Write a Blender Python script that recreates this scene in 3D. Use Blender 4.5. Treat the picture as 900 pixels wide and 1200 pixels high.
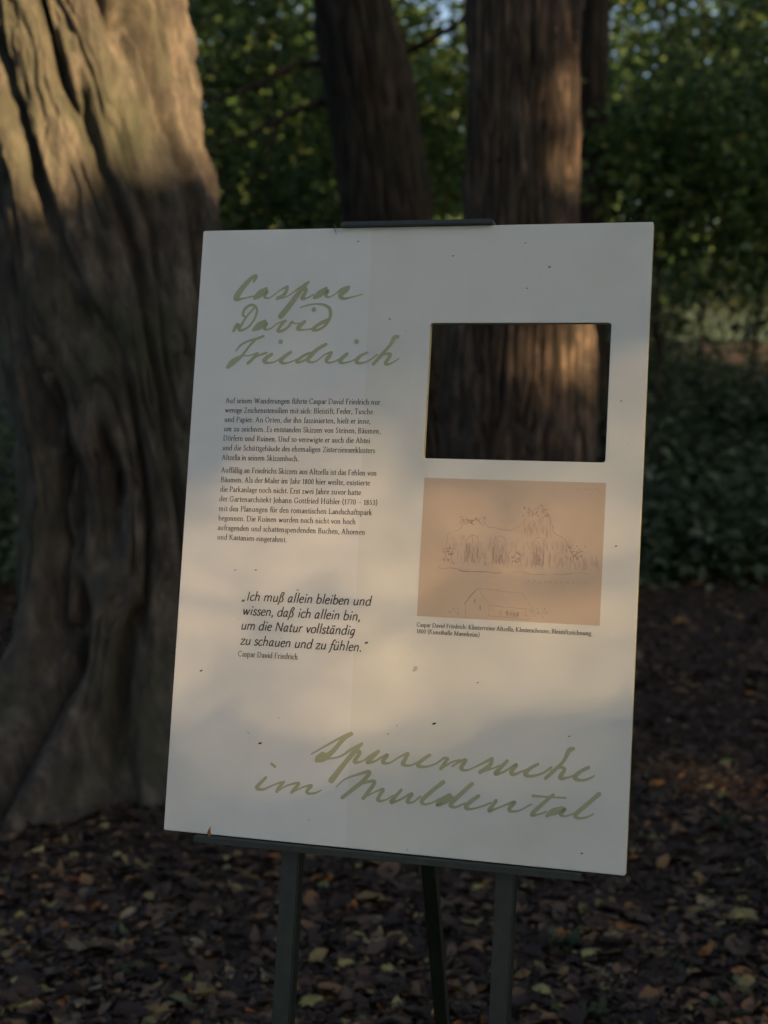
import bpy, bmesh, math, random
import numpy as np
from mathutils import Vector, Matrix

for o in list(bpy.data.objects):
    bpy.data.objects.remove(o)
scene = bpy.context.scene
col = scene.collection
R_ = math.radians

# ------------------------------------------------------------------ camera, world, sun, exposure
EYE = np.array([0.0, 0.0, 1.5])
PITCH = R_(6.93)
FPX = 1734.0
cam_d = bpy.data.cameras.new('camera')
cam = bpy.data.objects.new('camera', cam_d)
col.objects.link(cam)
cam.location = EYE
cam.rotation_euler = (math.pi / 2 - PITCH, 0, 0)
cam_d.sensor_fit = 'VERTICAL'
cam_d.sensor_height = 17.3
cam_d.lens = FPX / 1200 * 17.3
cam_d.clip_start = 0.05
cam_d.clip_end = 2000
cam_d.dof.use_dof = True
cam_d.dof.focus_distance = 1.88
cam_d.dof.aperture_fstop = 2.2
scene.camera = cam
scene.render.resolution_x = 768
scene.render.resolution_y = 1024

SUN_AZ, SUN_EL = R_(38), R_(16)          # azimuth to the right of straight behind the camera
S = np.array([math.cos(SUN_EL) * math.sin(SUN_AZ), -math.cos(SUN_EL) * math.cos(SUN_AZ), math.sin(SUN_EL)])
SH = np.array([math.cos(SUN_AZ), math.sin(SUN_AZ), 0.0])
SV = np.cross(SH, -S)
SV = SV if SV[2] > 0 else -SV

world = bpy.data.worlds.new('World')
scene.world = world
world.use_nodes = True
wn = world.node_tree
sky = wn.nodes.new('ShaderNodeTexSky')
sky.sky_type = 'NISHITA'
sky.sun_disc = False
sky.sun_elevation = SUN_EL
sky.sun_rotation = math.pi - SUN_AZ
sky.air_density = 0.8
sky.dust_density = 3.5
sky.ozone_density = 0.6
wn.nodes['Background'].inputs['Strength'].default_value = 0.067
wn.links.new(sky.outputs[0], wn.nodes['Background'].inputs['Color'])

sun_d = bpy.data.lights.new('sun', 'SUN')
sun_d.energy = 5.0
sun_d.angle = R_(0.53)
sun_d.color = (1.0, 0.66, 0.36)
sun = bpy.data.objects.new('sun', sun_d)
col.objects.link(sun)
sun.location = (12, -14, 9)
sun.rotation_euler = Vector(S).to_track_quat('Z', 'Y').to_euler()

scene.view_settings.view_transform = 'Standard'
scene.view_settings.look = 'None'
scene.view_settings.gamma = 1.0
scene.view_settings.use_curve_mapping = False
scene.view_settings.exposure = 1.9

# ------------------------------------------------------------------ pixel -> direction (900 x 1200 picture)
sp_, cp_ = math.sin(PITCH), math.cos(PITCH)
C2W = np.array([[1, 0, 0], [0, -sp_, cp_], [0, -cp_, -sp_]])
def ray(x, y):
    return C2W @ np.array([(x - 450) / FPX, (y - 600) / FPX, 1.0])
def at_depth(x, y, Y):
    d = ray(x, y)
    return EYE + d * (Y / d[1])

# ------------------------------------------------------------------ helpers
def tag(o, label=None, cat=None, group=None, kind=None):
    if label: o['label'] = label
    if cat: o['category'] = cat
    if group: o['group'] = group
    if kind: o['kind'] = kind
    return o
def link(name, me, mat=None, parent=None):
    o = bpy.data.objects.new(name, me)
    col.objects.link(o)
    if mat is not None and me is not None and len(me.materials) == 0:
        me.materials.append(mat)
    if parent is not None: o.parent = parent
    return o
def empty(name, loc=(0, 0, 0)):
    o = bpy.data.objects.new(name, None)
    col.objects.link(o)
    o.location = loc
    o.empty_display_size = 0.1
    return o
def np_mesh(name, V, F, smooth=False):
    V = np.asarray(V, np.float32); F = np.asarray(F, np.int32)
    k = F.shape[1]
    me = bpy.data.meshes.new(name)
    me.vertices.add(len(V)); me.vertices.foreach_set('co', V.ravel())
    me.loops.add(F.size); me.loops.foreach_set('vertex_index', F.ravel())
    me.polygons.add(len(F)); me.polygons.foreach_set('loop_start', np.arange(0, F.size, k, dtype=np.int32))
    if smooth: me.polygons.foreach_set('use_smooth', np.ones(len(F), bool))
    me.update(calc_edges=True)
    return me
def _h(ix, iy, iz, seed):
    n = (ix * 374761393 + iy * 668265263 + iz * 2147483647 + seed * 1274126177) & 0xffffffff
    n = ((n ^ (n >> 13)) * 1274126177) & 0xffffffff
    return ((n ^ (n >> 16)) & 0xffff) / 65535.0 * 2 - 1
def noise3(x, y, z, seed=0):
    x, y, z = np.broadcast_arrays(np.asarray(x, float), np.asarray(y, float), np.asarray(z, float))
    fx, fy, fz = np.floor(x), np.floor(y), np.floor(z)
    ix, iy, iz = fx.astype(np.int64), fy.astype(np.int64), fz.astype(np.int64)
    tx, ty, tz = x - fx, y - fy, z - fz
    tx, ty, tz = [t * t * (3 - 2 * t) for t in (tx, ty, tz)]
    r = 0
    for dx in (0, 1):
        for dy in (0, 1):
            for dz in (0, 1):
                w = (tx if dx else 1 - tx) * (ty if dy else 1 - ty) * (tz if dz else 1 - tz)
                r = r + w * _h(ix + dx, iy + dy, iz + dz, seed)
    return r
def fbm(x, y, z, seed=0, oct=4):
    r, a = 0, 1.0
    for k in range(oct):
        r = r + a * noise3(x * 2**k, y * 2**k, z * 2**k, seed + k); a *= 0.5
    return r

# ------------------------------------------------------------------ materials
def new_mat(name):
    m = bpy.data.materials.new(name); m.use_nodes = True
    nt = m.node_tree
    b = nt.nodes['Principled BSDF']
    return m, nt, b
def N(nt, t, **kw):
    n = nt.nodes.new(t)
    for k, v in kw.items():
        if k in n.inputs: n.inputs[k].default_value = v
        else: setattr(n, k, v)
    return n
def ramp(nt, stops, fac):
    r = nt.nodes.new('ShaderNodeValToRGB')
    e = r.color_ramp.elements
    while len(e) > 1: e.remove(e[-1])
    e[0].position, e[0].color = stops[0][0], (*stops[0][1], 1)
    for p, c in stops[1:]:
        q = e.new(p); q.color = (*c, 1)
    nt.links.new(fac, r.inputs['Fac'])
    return r
def plain(name, c, rough=0.6, spec=0.3):
    m, nt, b = new_mat(name)
    b.inputs['Base Color'].default_value = (*c, 1)
    b.inputs['Roughness'].default_value = rough
    b.inputs['Specular IOR Level'].default_value = spec
    return m
def leaf_mat(name, stops, trans=0.35, rough=0.55, by='island'):
    m, nt, b = new_mat(name)
    if by == 'island':
        g = N(nt, 'ShaderNodeNewGeometry'); f = g.outputs['Random Per Island']
    else:
        g = N(nt, 'ShaderNodeObjectInfo'); f = g.outputs['Random']
    r = ramp(nt, stops, f)
    tc = N(nt, 'ShaderNodeTexCoord')
    nz = N(nt, 'ShaderNodeTexNoise', Scale=9.0 if by == 'island' else 3.0, Detail=4.0)
    nt.links.new(tc.outputs['Object'], nz.inputs['Vector'])
    mx = N(nt, 'ShaderNodeMix', data_type='RGBA', blend_type='MULTIPLY')
    mx.inputs['Factor'].default_value = 0.55
    rr = ramp(nt, [(0.3, (0.45, 0.45, 0.45)), (0.65, (1.15, 1.1, 1.05))], nz.outputs['Fac'])
    nt.links.new(r.outputs['Color'], mx.inputs['A']); nt.links.new(rr.outputs['Color'], mx.inputs['B'])
    nt.links.new(mx.outputs['Result'], b.inputs['Base Color'])
    b.inputs['Roughness'].default_value = rough
    b.inputs['Specular IOR Level'].default_value = 0.3
    if trans > 0:
        t = N(nt, 'ShaderNodeBsdfTranslucent')
        nt.links.new(mx.outputs['Result'], t.inputs['Color'])
        ms = N(nt, 'ShaderNodeMixShader'); ms.inputs[0].default_value = trans
        nt.links.new(b.outputs[0], ms.inputs[1]); nt.links.new(t.outputs[0], ms.inputs[2])
        nt.links.new(ms.outputs[0], nt.nodes['Material Output'].inputs['Surface'])
    return m
def bark_mat(name, c0, c1, c2, stretch=(6, 6, 1.2), bump=0.4, moss=0.0, scale=4.0):
    m, nt, b = new_mat(name)
    tc = N(nt, 'ShaderNodeTexCoord')
    mp = N(nt, 'ShaderNodeMapping'); mp.inputs['Scale'].default_value = stretch
    nt.links.new(tc.outputs['Object'], mp.inputs['Vector'])
    n1 = N(nt, 'ShaderNodeTexNoise', Scale=scale, Detail=9.0, Roughness=0.65)
    nt.links.new(mp.outputs[0], n1.inputs['Vector'])
    r = ramp(nt, [(0.28, c0), (0.5, c1), (0.72, c2)], n1.outputs['Fac'])
    n2 = N(nt, 'ShaderNodeTexNoise', Scale=2.3, Detail=5.0)
    nt.links.new(tc.outputs['Object'], n2.inputs['Vector'])
    mx = N(nt, 'ShaderNodeMix', data_type='RGBA', blend_type='MIX')
    rm = ramp(nt, [(0.45, (0, 0, 0)), (0.7, (moss, moss, moss))], n2.outputs['Fac'])
    nt.links.new(rm.outputs['Color'], mx.inputs['Factor'])
    nt.links.new(r.outputs['Color'], mx.inputs['A'])
    mx.inputs['B'].default_value = (0.055, 0.068, 0.04, 1)
    nt.links.new(mx.outputs['Result'], b.inputs['Base Color'])
    b.inputs['Roughness'].default_value = 0.9
    b.inputs['Specular IOR Level'].default_value = 0.15
    n3 = N(nt, 'ShaderNodeTexNoise', Scale=scale * 6, Detail=8.0, Roughness=0.7)
    nt.links.new(mp.outputs[0], n3.inputs['Vector'])
    bp = N(nt, 'ShaderNodeBump', Strength=bump, Distance=0.02)
    nt.links.new(n3.outputs['Fac'], bp.inputs['Height'])
    nt.links.new(bp.outputs[0], b.inputs['Normal'])
    return m

M = {}
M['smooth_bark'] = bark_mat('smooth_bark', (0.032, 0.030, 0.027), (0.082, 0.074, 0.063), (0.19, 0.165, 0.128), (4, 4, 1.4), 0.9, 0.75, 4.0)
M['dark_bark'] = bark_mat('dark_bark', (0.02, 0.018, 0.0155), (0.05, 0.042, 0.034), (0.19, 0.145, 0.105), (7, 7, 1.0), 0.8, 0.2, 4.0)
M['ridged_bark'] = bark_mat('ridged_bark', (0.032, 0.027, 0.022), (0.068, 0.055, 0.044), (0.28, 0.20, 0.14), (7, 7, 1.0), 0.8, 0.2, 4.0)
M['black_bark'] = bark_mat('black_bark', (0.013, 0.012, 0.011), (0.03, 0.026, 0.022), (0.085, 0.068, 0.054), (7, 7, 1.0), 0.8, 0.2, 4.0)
M['leaf_green'] = leaf_mat('leaf_green', [(0.0, (0.04, 0.085, 0.025)), (0.5, (0.075, 0.14, 0.04)), (0.85, (0.11, 0.18, 0.05)), (1.0, (0.2, 0.21, 0.055))], 0.45)
M['leaf_dark'] = leaf_mat('leaf_dark', [(0.0, (0.03, 0.06, 0.022)), (0.6, (0.055, 0.10, 0.035)), (1.0, (0.09, 0.14, 0.045))], 0.4)
M['leaf_cover'] = leaf_mat('leaf_cover', [(0.0, (0.05, 0.085, 0.045)), (0.6, (0.085, 0.13, 0.075)), (1.0, (0.15, 0.185, 0.125))], 0.3)
litter = [(0.0, (0.024, 0.017, 0.013)), (0.5, (0.05, 0.033, 0.024)), (0.72, (0.085, 0.055, 0.036)), (0.86, (0.13, 0.09, 0.058)), (0.94, (0.20, 0.115, 0.048)), (0.985, (0.25, 0.2, 0.085)), (1.0, (0.14, 0.155, 0.06))]
M['litter'] = leaf_mat('litter', litter, 0.1, 0.7)
M['fallen_brown'] = leaf_mat('fallen_brown', [(0.0, (0.06, 0.04, 0.03)), (0.5, (0.10, 0.062, 0.042)), (0.8, (0.14, 0.095, 0.062)), (1.0, (0.19, 0.12, 0.06))], 0.12, 0.65, 'object')
M['fallen_orange'] = leaf_mat('fallen_orange', [(0.0, (0.28, 0.11, 0.03)), (1.0, (0.36, 0.17, 0.045))], 0.15, 0.6, 'object')
M['fallen_yellow'] = leaf_mat('fallen_yellow', [(0.0, (0.30, 0.26, 0.08)), (1.0, (0.36, 0.33, 0.13))], 0.15, 0.6, 'object')
M['fallen_tan'] = leaf_mat('fallen_tan', [(0.0, (0.20, 0.155, 0.09)), (1.0, (0.30, 0.25, 0.15))], 0.12, 0.65, 'object')
M['fallen_green'] = leaf_mat('fallen_green', [(0.0, (0.10, 0.15, 0.05)), (1.0, (0.18, 0.2, 0.08))], 0.15, 0.6, 'object')
M['twig'] = plain('twig', (0.13, 0.105, 0.075), 0.8)
M['grass'] = leaf_mat('grass', [(0.0, (0.022, 0.036, 0.016)), (1.0, (0.045, 0.065, 0.026))], 0.2)

def ground_mat():
    m, nt, b = new_mat('forest_soil')
    tc = N(nt, 'ShaderNodeTexCoord')
    n1 = N(nt, 'ShaderNodeTexNoise', Scale=38.0, Detail=8.0, Roughness=0.7)
    nt.links.new(tc.outputs['Object'], n1.inputs['Vector'])
    r = ramp(nt, [(0.3, (0.018, 0.013, 0.011)), (0.5, (0.042, 0.03, 0.024)), (0.66, (0.085, 0.06, 0.045)), (0.78, (0.13, 0.09, 0.06))], n1.outputs['Fac'])
    n2 = N(nt, 'ShaderNodeTexNoise', Scale=1.1, Detail=4.0)
    nt.links.new(tc.outputs['Object'], n2.inputs['Vector'])
    g = ramp(nt, [(0.5, (0, 0, 0)), (0.68, (0.5, 0.5, 0.5))], n2.outputs['Fac'])
    mx = N(nt, 'ShaderNodeMix', data_type='RGBA')
    nt.links.new(g.outputs['Color'], mx.inputs['Factor'])
    nt.links.new(r.outputs['Color'], mx.inputs['A'])
    mx.inputs['B'].default_value = (0.03, 0.038, 0.02, 1)
    nt.links.new(mx.outputs['Result'], b.inputs['Base Color'])
    b.inputs['Roughness'].default_value = 0.95
    b.inputs['Specular IOR Level'].default_value = 0.1
    bp = N(nt, 'ShaderNodeBump', Strength=0.8, Distance=0.02)
    nt.links.new(n1.outputs['Fac'], bp.inputs['Height']); nt.links.new(bp.outputs[0], b.inputs['Normal'])
    return m
def lawn_mat():
    m, nt, b = new_mat('lawn_grass')
    tc = N(nt, 'ShaderNodeTexCoord')
    n1 = N(nt, 'ShaderNodeTexNoise', Scale=6.0, Detail=8.0)
    nt.links.new(tc.outputs['Object'], n1.inputs['Vector'])
    r = ramp(nt, [(0.3, (0.018, 0.04, 0.016)), (0.7, (0.036, 0.066, 0.027))], n1.outputs['Fac'])
    nt.links.new(r.outputs['Color'], b.inputs['Base Color'])
    b.inputs['Roughness'].default_value = 0.9
    return m
M['soil'] = ground_mat()
M['lawn'] = lawn_mat()

# ------------------------------------------------------------------ terrain
def terrain(x, y):
    x = np.asarray(x, float); y = np.asarray(y, float)
    rise = np.where(y > 9, 0.085 * (y - 9) * np.clip((y - 9) / 6, 0, 1), 0)
    rise = np.minimum(rise, 3.2 + 0.0 * y)
    n = 0.022 * noise3(x * 1.3, y * 1.3, 0.5, 3) + 0.008 * noise3(x * 6, y * 6, 0.5, 4)
    return rise + n
def axis_pts(lo, hi, step, far, g=1.35):
    a = list(np.arange(lo, hi + 1e-6, step)); s = step
    while a[-1] < far: s *= g; a.append(a[-1] + s)
    s = step
    while a[0] > -far: s *= g; a.insert(0, a[0] - s)
    return np.array(a)
gx, gy = axis_pts(-5, 5, 0.05, 300), axis_pts(1.5, 13, 0.05, 300)
X, Y = np.meshgrid(gx, gy)
nx, ny = len(gx), len(gy)
Vg = np.stack([X, Y, terrain(X, Y)], -1).reshape(-1, 3)
i = np.arange(nx - 1)[None, :] + np.arange(ny - 1)[:, None] * nx
Fg = np.stack([i, i + 1, i + nx + 1, i + nx], -1).reshape(-1, 4)
ground = tag(link('ground', np_mesh('ground', Vg, Fg, True), M['soil']), 'dark forest floor covered with fallen leaves', 'ground', kind='structure')
lx, ly = np.linspace(0.5, 30, 60), np.linspace(24.5, 33, 30)
X, Y = np.meshgrid(lx, ly)
Vl = np.stack([X, Y, terrain(X, Y) + 0.03], -1).reshape(-1, 3)
i = np.arange(59)[None, :] + np.arange(29)[:, None] * 60
tag(link('lawn', np_mesh('lawn', Vl, np.stack([i, i + 1, i + 61, i + 60], -1).reshape(-1, 4), True), M['lawn']), 'green lawn strip beyond the wood', 'lawn', kind='structure')
def ground_px(x, y):
    d = ray(x, y); P = EYE + d * (-1.5 / d[2])
    for _ in range(3):
        z = float(terrain(P[0], P[1])); P = EYE + d * ((z - 1.5) / d[2])
    return P

# ------------------------------------------------------------------ trunks
def tube(pts, rads, seg=8):
    pts = [np.array(p, float) for p in pts]
    V, F = [], []
    up = np.array([0.31, 0.17, 0.93])
    for k, (p, r) in enumerate(zip(pts, rads)):
        d = pts[min(k + 1, len(pts) - 1)] - pts[max(k - 1, 0)]
        d /= np.linalg.norm(d) + 1e-9
        u = np.cross(d, up if abs(d @ up) < 0.95 else np.array([1.0, 0, 0])); u /= np.linalg.norm(u)
        w = np.cross(d, u)
        for s in range(seg):
            a = 2 * math.pi * s / seg
            V.append(p + r * (math.cos(a) * u + math.sin(a) * w))
    for k in range(len(pts) - 1):
        for s in range(seg):
            a, b = k * seg + s, k * seg + (s + 1) % seg
            F.append((a, b, b + seg, a + seg))
    return np.array(V), np.array(F, int)
def join(parts):
    Vs, Fs, o = [], [], 0
    for V, F in parts:
        Vs.append(V); Fs.append(F + o); o += len(V)
    return np.concatenate(Vs), np.concatenate(Fs)

def trunk_surface(center, radius, z0, z1, nz, nt, zpow=1.3):
    t = np.linspace(0, 1, nz); zz = z0 + (z1 - z0) * t**zpow
    th = np.linspace(0, 2 * math.pi, nt, endpoint=False)
    T, Z = np.meshgrid(th, zz)
    r = radius(T, Z)
    cx, cy = center(Z)
    V = np.stack([cx + r * np.cos(T), cy + r * np.sin(T), Z], -1).reshape(-1, 3)
    j = np.arange(nt)[None, :]; k = np.arange(nz - 1)[:, None] * nt
    F = np.stack([k + j, k + (j + 1) % nt, k + nt + (j + 1) % nt, k + nt + j], -1).reshape(-1, 4)
    return V, F

# fluted old tree on the left
BIG = (-0.93, 5.25)
def big_c(z):
    zz = np.clip(z, 0, 10)
    return BIG[0] + 0.05 - 0.125 * np.clip(zz - 1.05, 0, 9) + 0.02 * np.clip(1.05 - zz, 0, 2), BIG[1] + 0.02 * zz
def big_r(T, Z):
    up = np.clip((Z - 0.55) / 0.9, 0, 1)
    tw = 0.75 * (Z - 1.0) * up + 0.10 * np.sin(Z * 2.2)
    warp = 0.42 * noise3(np.cos(T) * 1.6, np.sin(T) * 1.6, Z * 0.9, 11) + 0.17 * noise3(np.cos(T) * 4, np.sin(T) * 4, Z * 2.4, 12) + 0.05 * noise3(np.cos(T) * 12, np.sin(T) * 12, Z * 7, 21)
    ph = T + tw + warp
    c1 = np.abs(np.sin(5.0 * ph + 0.4))
    c2 = np.abs(np.sin(10.0 * ph + 1.0 + 0.9 * noise3(np.cos(T) * 3, np.sin(T) * 3, Z * 1.4, 13)))
    m1 = 0.55 + 0.45 * noise3(np.cos(ph) * 2.2, np.sin(ph) * 2.2, Z * 0.8, 14)
    m2 = 0.5 + 0.5 * noise3(np.cos(ph) * 3.1, np.sin(ph) * 3.1, Z * 1.1, 15)
    flare = 0.20 * np.exp(-np.clip(Z, 0, 9) / 0.22) + 0.07 * np.exp(-np.clip(Z, 0, 9) / 0.8)
    def ad(a): return np.abs((T - a + math.pi) % (2 * math.pi) - math.pi)
    roots = 0
    for a, w, amp, hh in ((-2.25, 0.36, 0.78, 0.25), (-1.55, 0.20, 0.12, 0.22), (-0.95, 0.22, 0.10, 0.25), (-0.2, 0.3, 0.2, 0.2), (0.9, 0.3, 0.3, 0.2), (2.4, 0.3, 0.3, 0.2), (-1.95, 0.14, 0.12, 0.3)):
        roots = roots + amp * np.exp(-(ad(a + 0.12 * np.sin(Z * 5)) / w) ** 2) * np.exp(-np.clip(Z, 0, 9) / hh)
    R = 0.352 + 0.03 * np.exp(-((Z - 1.5) / 0.7) ** 2) + flare + roots + 0.012 * np.clip(Z - 2.2, 0, 5)
    k1 = np.exp(-(c1 / (0.30 + 0.10 * m2)) ** 2); k2 = np.exp(-(c2 / 0.34) ** 2)
    g = 0.16 * (c1 - 0.7) * np.clip(m1, 0.3, 1) - 0.19 * k1 * np.clip(m1 * 1.5 - 0.1, 0, 1.1) - 0.07 * k2 * np.clip(m2 * 1.9 - 0.55, 0, 1.1)
    pit = -0.10 * np.clip(noise3(np.cos(ph) * 4.5, np.sin(ph) * 4.5, Z * 2.0, 16) - 0.42, 0, 1) * 2
    n = 0.016 * fbm(np.cos(T) * 6, np.sin(T) * 6, Z * 5, 17, 5) + 0.02 * noise3(np.cos(ph) * 5, np.sin(ph) * 5, Z * 1.5, 19)
    c3 = np.abs(np.sin(24 * ph + 2.0 * noise3(np.cos(T) * 5, np.sin(T) * 5, Z * 2.5, 22)))
    fib = -0.022 * np.exp(-(c3 / 0.35) ** 2) * np.clip(0.3 + 1.2 * noise3(np.cos(T) * 6, np.sin(T) * 6, Z * 3, 23), 0, 1) + 0.009 * fbm(np.cos(T) * 18, np.sin(T) * 18, Z * 14, 24, 4)
    return R * (1.05 + g + pit) + n + fib
t_big = empty('old_tree', (BIG[0], BIG[1], 0))
tag(t_big, 'thick old tree trunk with deep twisted flutes and sunlit upper bark', 'tree')
def rel(V, o): return V - np.array(o)
V, F = trunk_surface(big_c, big_r, -0.06, 6.2, 720, 560, 1.35)
link('trunk', np_mesh('trunk', rel(V, (BIG[0], BIG[1], 0)), F, True), M['smooth_bark'], t_big)

def furrow_tree(name, label, base, top, r_base, r_top, zt, seed, nfur=22, lean_pow=1.0, flare=0.22, nz=360, nt=300, depth=0.075, knee=None, bark='dark_bark'):
    bx, by = base
    bz = float(terrain(bx, by))
    def c(z):
        k = np.clip((z - bz) / (zt - bz), 0, 1) ** lean_pow
        return bx + (top[0] - bx) * k, by + (top[1] - by) * k
    def r(T, Z):
        h = np.clip(Z - bz, 0, 99)
        R = r_base + (r_top - r_base) * np.clip(h / (zt - bz), 0, 1) + flare * np.exp(-h / 0.28) * (1 + 0.5 * np.sin(4 * T + seed)) + (0.06 * np.exp(-h / 0.9) if knee is None else knee[1] / (1 + np.exp((h - knee[0]) / 0.11)))
        w = 0.35 * noise3(np.cos(T) * 3, np.sin(T) * 3, Z * 1.3, seed) + 0.10 * noise3(np.cos(T) * 9, np.sin(T) * 9, Z * 5, seed + 1)
        c1 = np.abs(np.sin(nfur * 0.5 * (T + w)))
        c2 = np.abs(np.sin(nfur * (T + w * 1.2) + 1.3))
        br = noise3(np.cos(T) * 8, np.sin(T) * 8, Z * 7, seed + 2)
        g = -depth * 1.5 * np.exp(-(c1 / 0.33) ** 2) - depth * 0.8 * np.exp(-(c2 / 0.4) ** 2) * np.clip(0.6 + br, 0, 1) + depth * 0.9 * br + 0.35 * depth * noise3(np.cos(T) * 16, np.sin(T) * 16, Z * 15, seed + 5) + 0.04
        return R * (1 + g) + 0.035 * noise3(np.cos(T) * 1.4, np.sin(T) * 1.4, Z * 1.6, seed + 3)
    t = empty(name, (bx, by, bz))
    tag(t, label, 'tree')
    V, F = trunk_surface(c, r, bz - 0.05, zt, nz, nt, 1.2)
    link('trunk', np_mesh('trunk', rel(V, (bx, by, bz)), F, True), M[bark], t)
    return t, c, bz

pc = at_depth(612, 260, 6.5)
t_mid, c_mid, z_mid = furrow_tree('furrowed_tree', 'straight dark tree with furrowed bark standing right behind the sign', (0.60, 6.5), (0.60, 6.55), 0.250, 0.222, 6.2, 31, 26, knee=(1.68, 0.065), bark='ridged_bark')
pl = at_depth(466, 255, 9.0); pt = at_depth(424, 0, 9.0)
sl = (pt[0] - pl[0]) / (pt[2] - pl[2])
zl = float(terrain(0, 9.0))
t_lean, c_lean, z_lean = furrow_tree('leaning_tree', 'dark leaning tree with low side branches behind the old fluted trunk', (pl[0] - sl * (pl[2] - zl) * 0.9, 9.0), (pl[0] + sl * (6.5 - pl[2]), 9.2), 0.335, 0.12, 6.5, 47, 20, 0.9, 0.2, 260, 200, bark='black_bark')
pb = at_depth(694, 150, 10.5)
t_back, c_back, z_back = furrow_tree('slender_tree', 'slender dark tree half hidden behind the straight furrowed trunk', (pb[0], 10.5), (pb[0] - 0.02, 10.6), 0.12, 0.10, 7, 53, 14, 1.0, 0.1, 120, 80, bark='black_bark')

# ------------------------------------------------------------------ foliage
def leaves_mesh(P, D, Nn, L, W):
    """kite leaves: base P, direction D, normal Nn, length L, width W"""
    D = D / np.linalg.norm(D, axis=1, keepdims=True)
    Sd = np.cross(D, Nn); Sd /= np.linalg.norm(Sd, axis=1, keepdims=True) + 1e-9
    Nn = np.cross(Sd, D)
    L = L[:, None]; W = W[:, None]
    a = P
    mid = P + D * L * 0.42
    l = mid + Sd * W * 0.5 + Nn * W * 0.16
    r = mid - Sd * W * 0.5 + Nn * W * 0.16
    tip = P + D * L - Nn * L * 0.10
    V = np.stack([a, l, tip, r], 1).reshape(-1, 3)
    k = np.arange(len(P)) * 4
    F = np.concatenate([np.stack([k, k + 2, k + 1], 1), np.stack([k, k + 3, k + 2], 1)])
    return V, F
def sprays(rng, c, rad, ns, nl, leaf, shell=0.45, keep=None, flat=0.35, length=None):
    c = np.array(c); rad = np.array(rad)
    d = rng.normal(size=(ns, 3)); d /= np.linalg.norm(d, axis=1, keepdims=True)
    q = rng.uniform(shell, 1, ns)[:, None] ** 0.6
    lump = 1 + 0.28 * noise3(d[:, 0] * 2.2, d[:, 1] * 2.2, d[:, 2] * 2.2, int(rng.integers(1000)))[:, None]
    O = c + d * rad * q * lump
    out = d * np.array([1, 1, 0.25]) + rng.normal(size=(ns, 3)) * 0.55
    out[:, 2] -= 0.12
    out /= np.linalg.norm(out, axis=1, keepdims=True)
    nrm = np.array([0, 0, 1.0]) + rng.normal(size=(ns, 3)) * flat
    sd = np.cross(out, nrm); sd /= np.linalg.norm(sd, axis=1, keepdims=True)
    length = length or leaf * 6
    t = rng.uniform(-0.3, 1, (ns, nl))
    side = rng.choice([-1, 1], (ns, nl))
    P = O[:, None] + out[:, None] * (t * length)[..., None] + rng.normal(size=(ns, nl, 3)) * leaf * 0.5
    P[..., 2] -= (t ** 2) * length * 0.18
    D = out[:, None] * 0.7 + sd[:, None] * side[..., None] * 0.8 + rng.normal(size=(ns, nl, 3)) * 0.25
    D[..., 2] -= 0.15
    Nn = nrm[:, None] + rng.normal(size=(ns, nl, 3)) * 0.4
    P, D, Nn = P.reshape(-1, 3), D.reshape(-1, 3), Nn.reshape(-1, 3)
    if keep is not None:
        k = keep(P, rng); P, D, Nn = P[k], D[k], Nn[k]
    L = leaf * rng.uniform(0.7, 1.3, len(P))
    V, F = leaves_mesh(P, D, Nn, L, L * rng.uniform(0.5, 0.68, len(P)))
    return V, F, O
def branches(rng, start_pts, ends, r0, seg=6, keep=None):
    parts = []
    for e in ends:
        s = start_pts[int(rng.integers(len(start_pts)))]
        s = np.array(s); e = np.array(e)
        if keep is not None and not keep(s + (e - s) * np.linspace(0, 1, 60)[:, None] + np.array([0, 0, 0.08 * np.linalg.norm(e - s)]) * np.sin(np.linspace(0, math.pi, 60))[:, None], rng).all(): continue
        m = s * 0.5 + e * 0.5 + rng.normal(size=3) * 0.08 * np.linalg.norm(e - s) + np.array([0, 0, 0.1 * np.linalg.norm(e - s)])
        parts.append(tube([s, s * 0.7 + m * 0.3 + np.array([0, 0, 0.03]), m, e * 0.5 + m * 0.5, e], [r0, r0 * 0.75, r0 * 0.5, r0 * 0.32, r0 * 0.12], seg))
    return join(parts)
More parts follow.
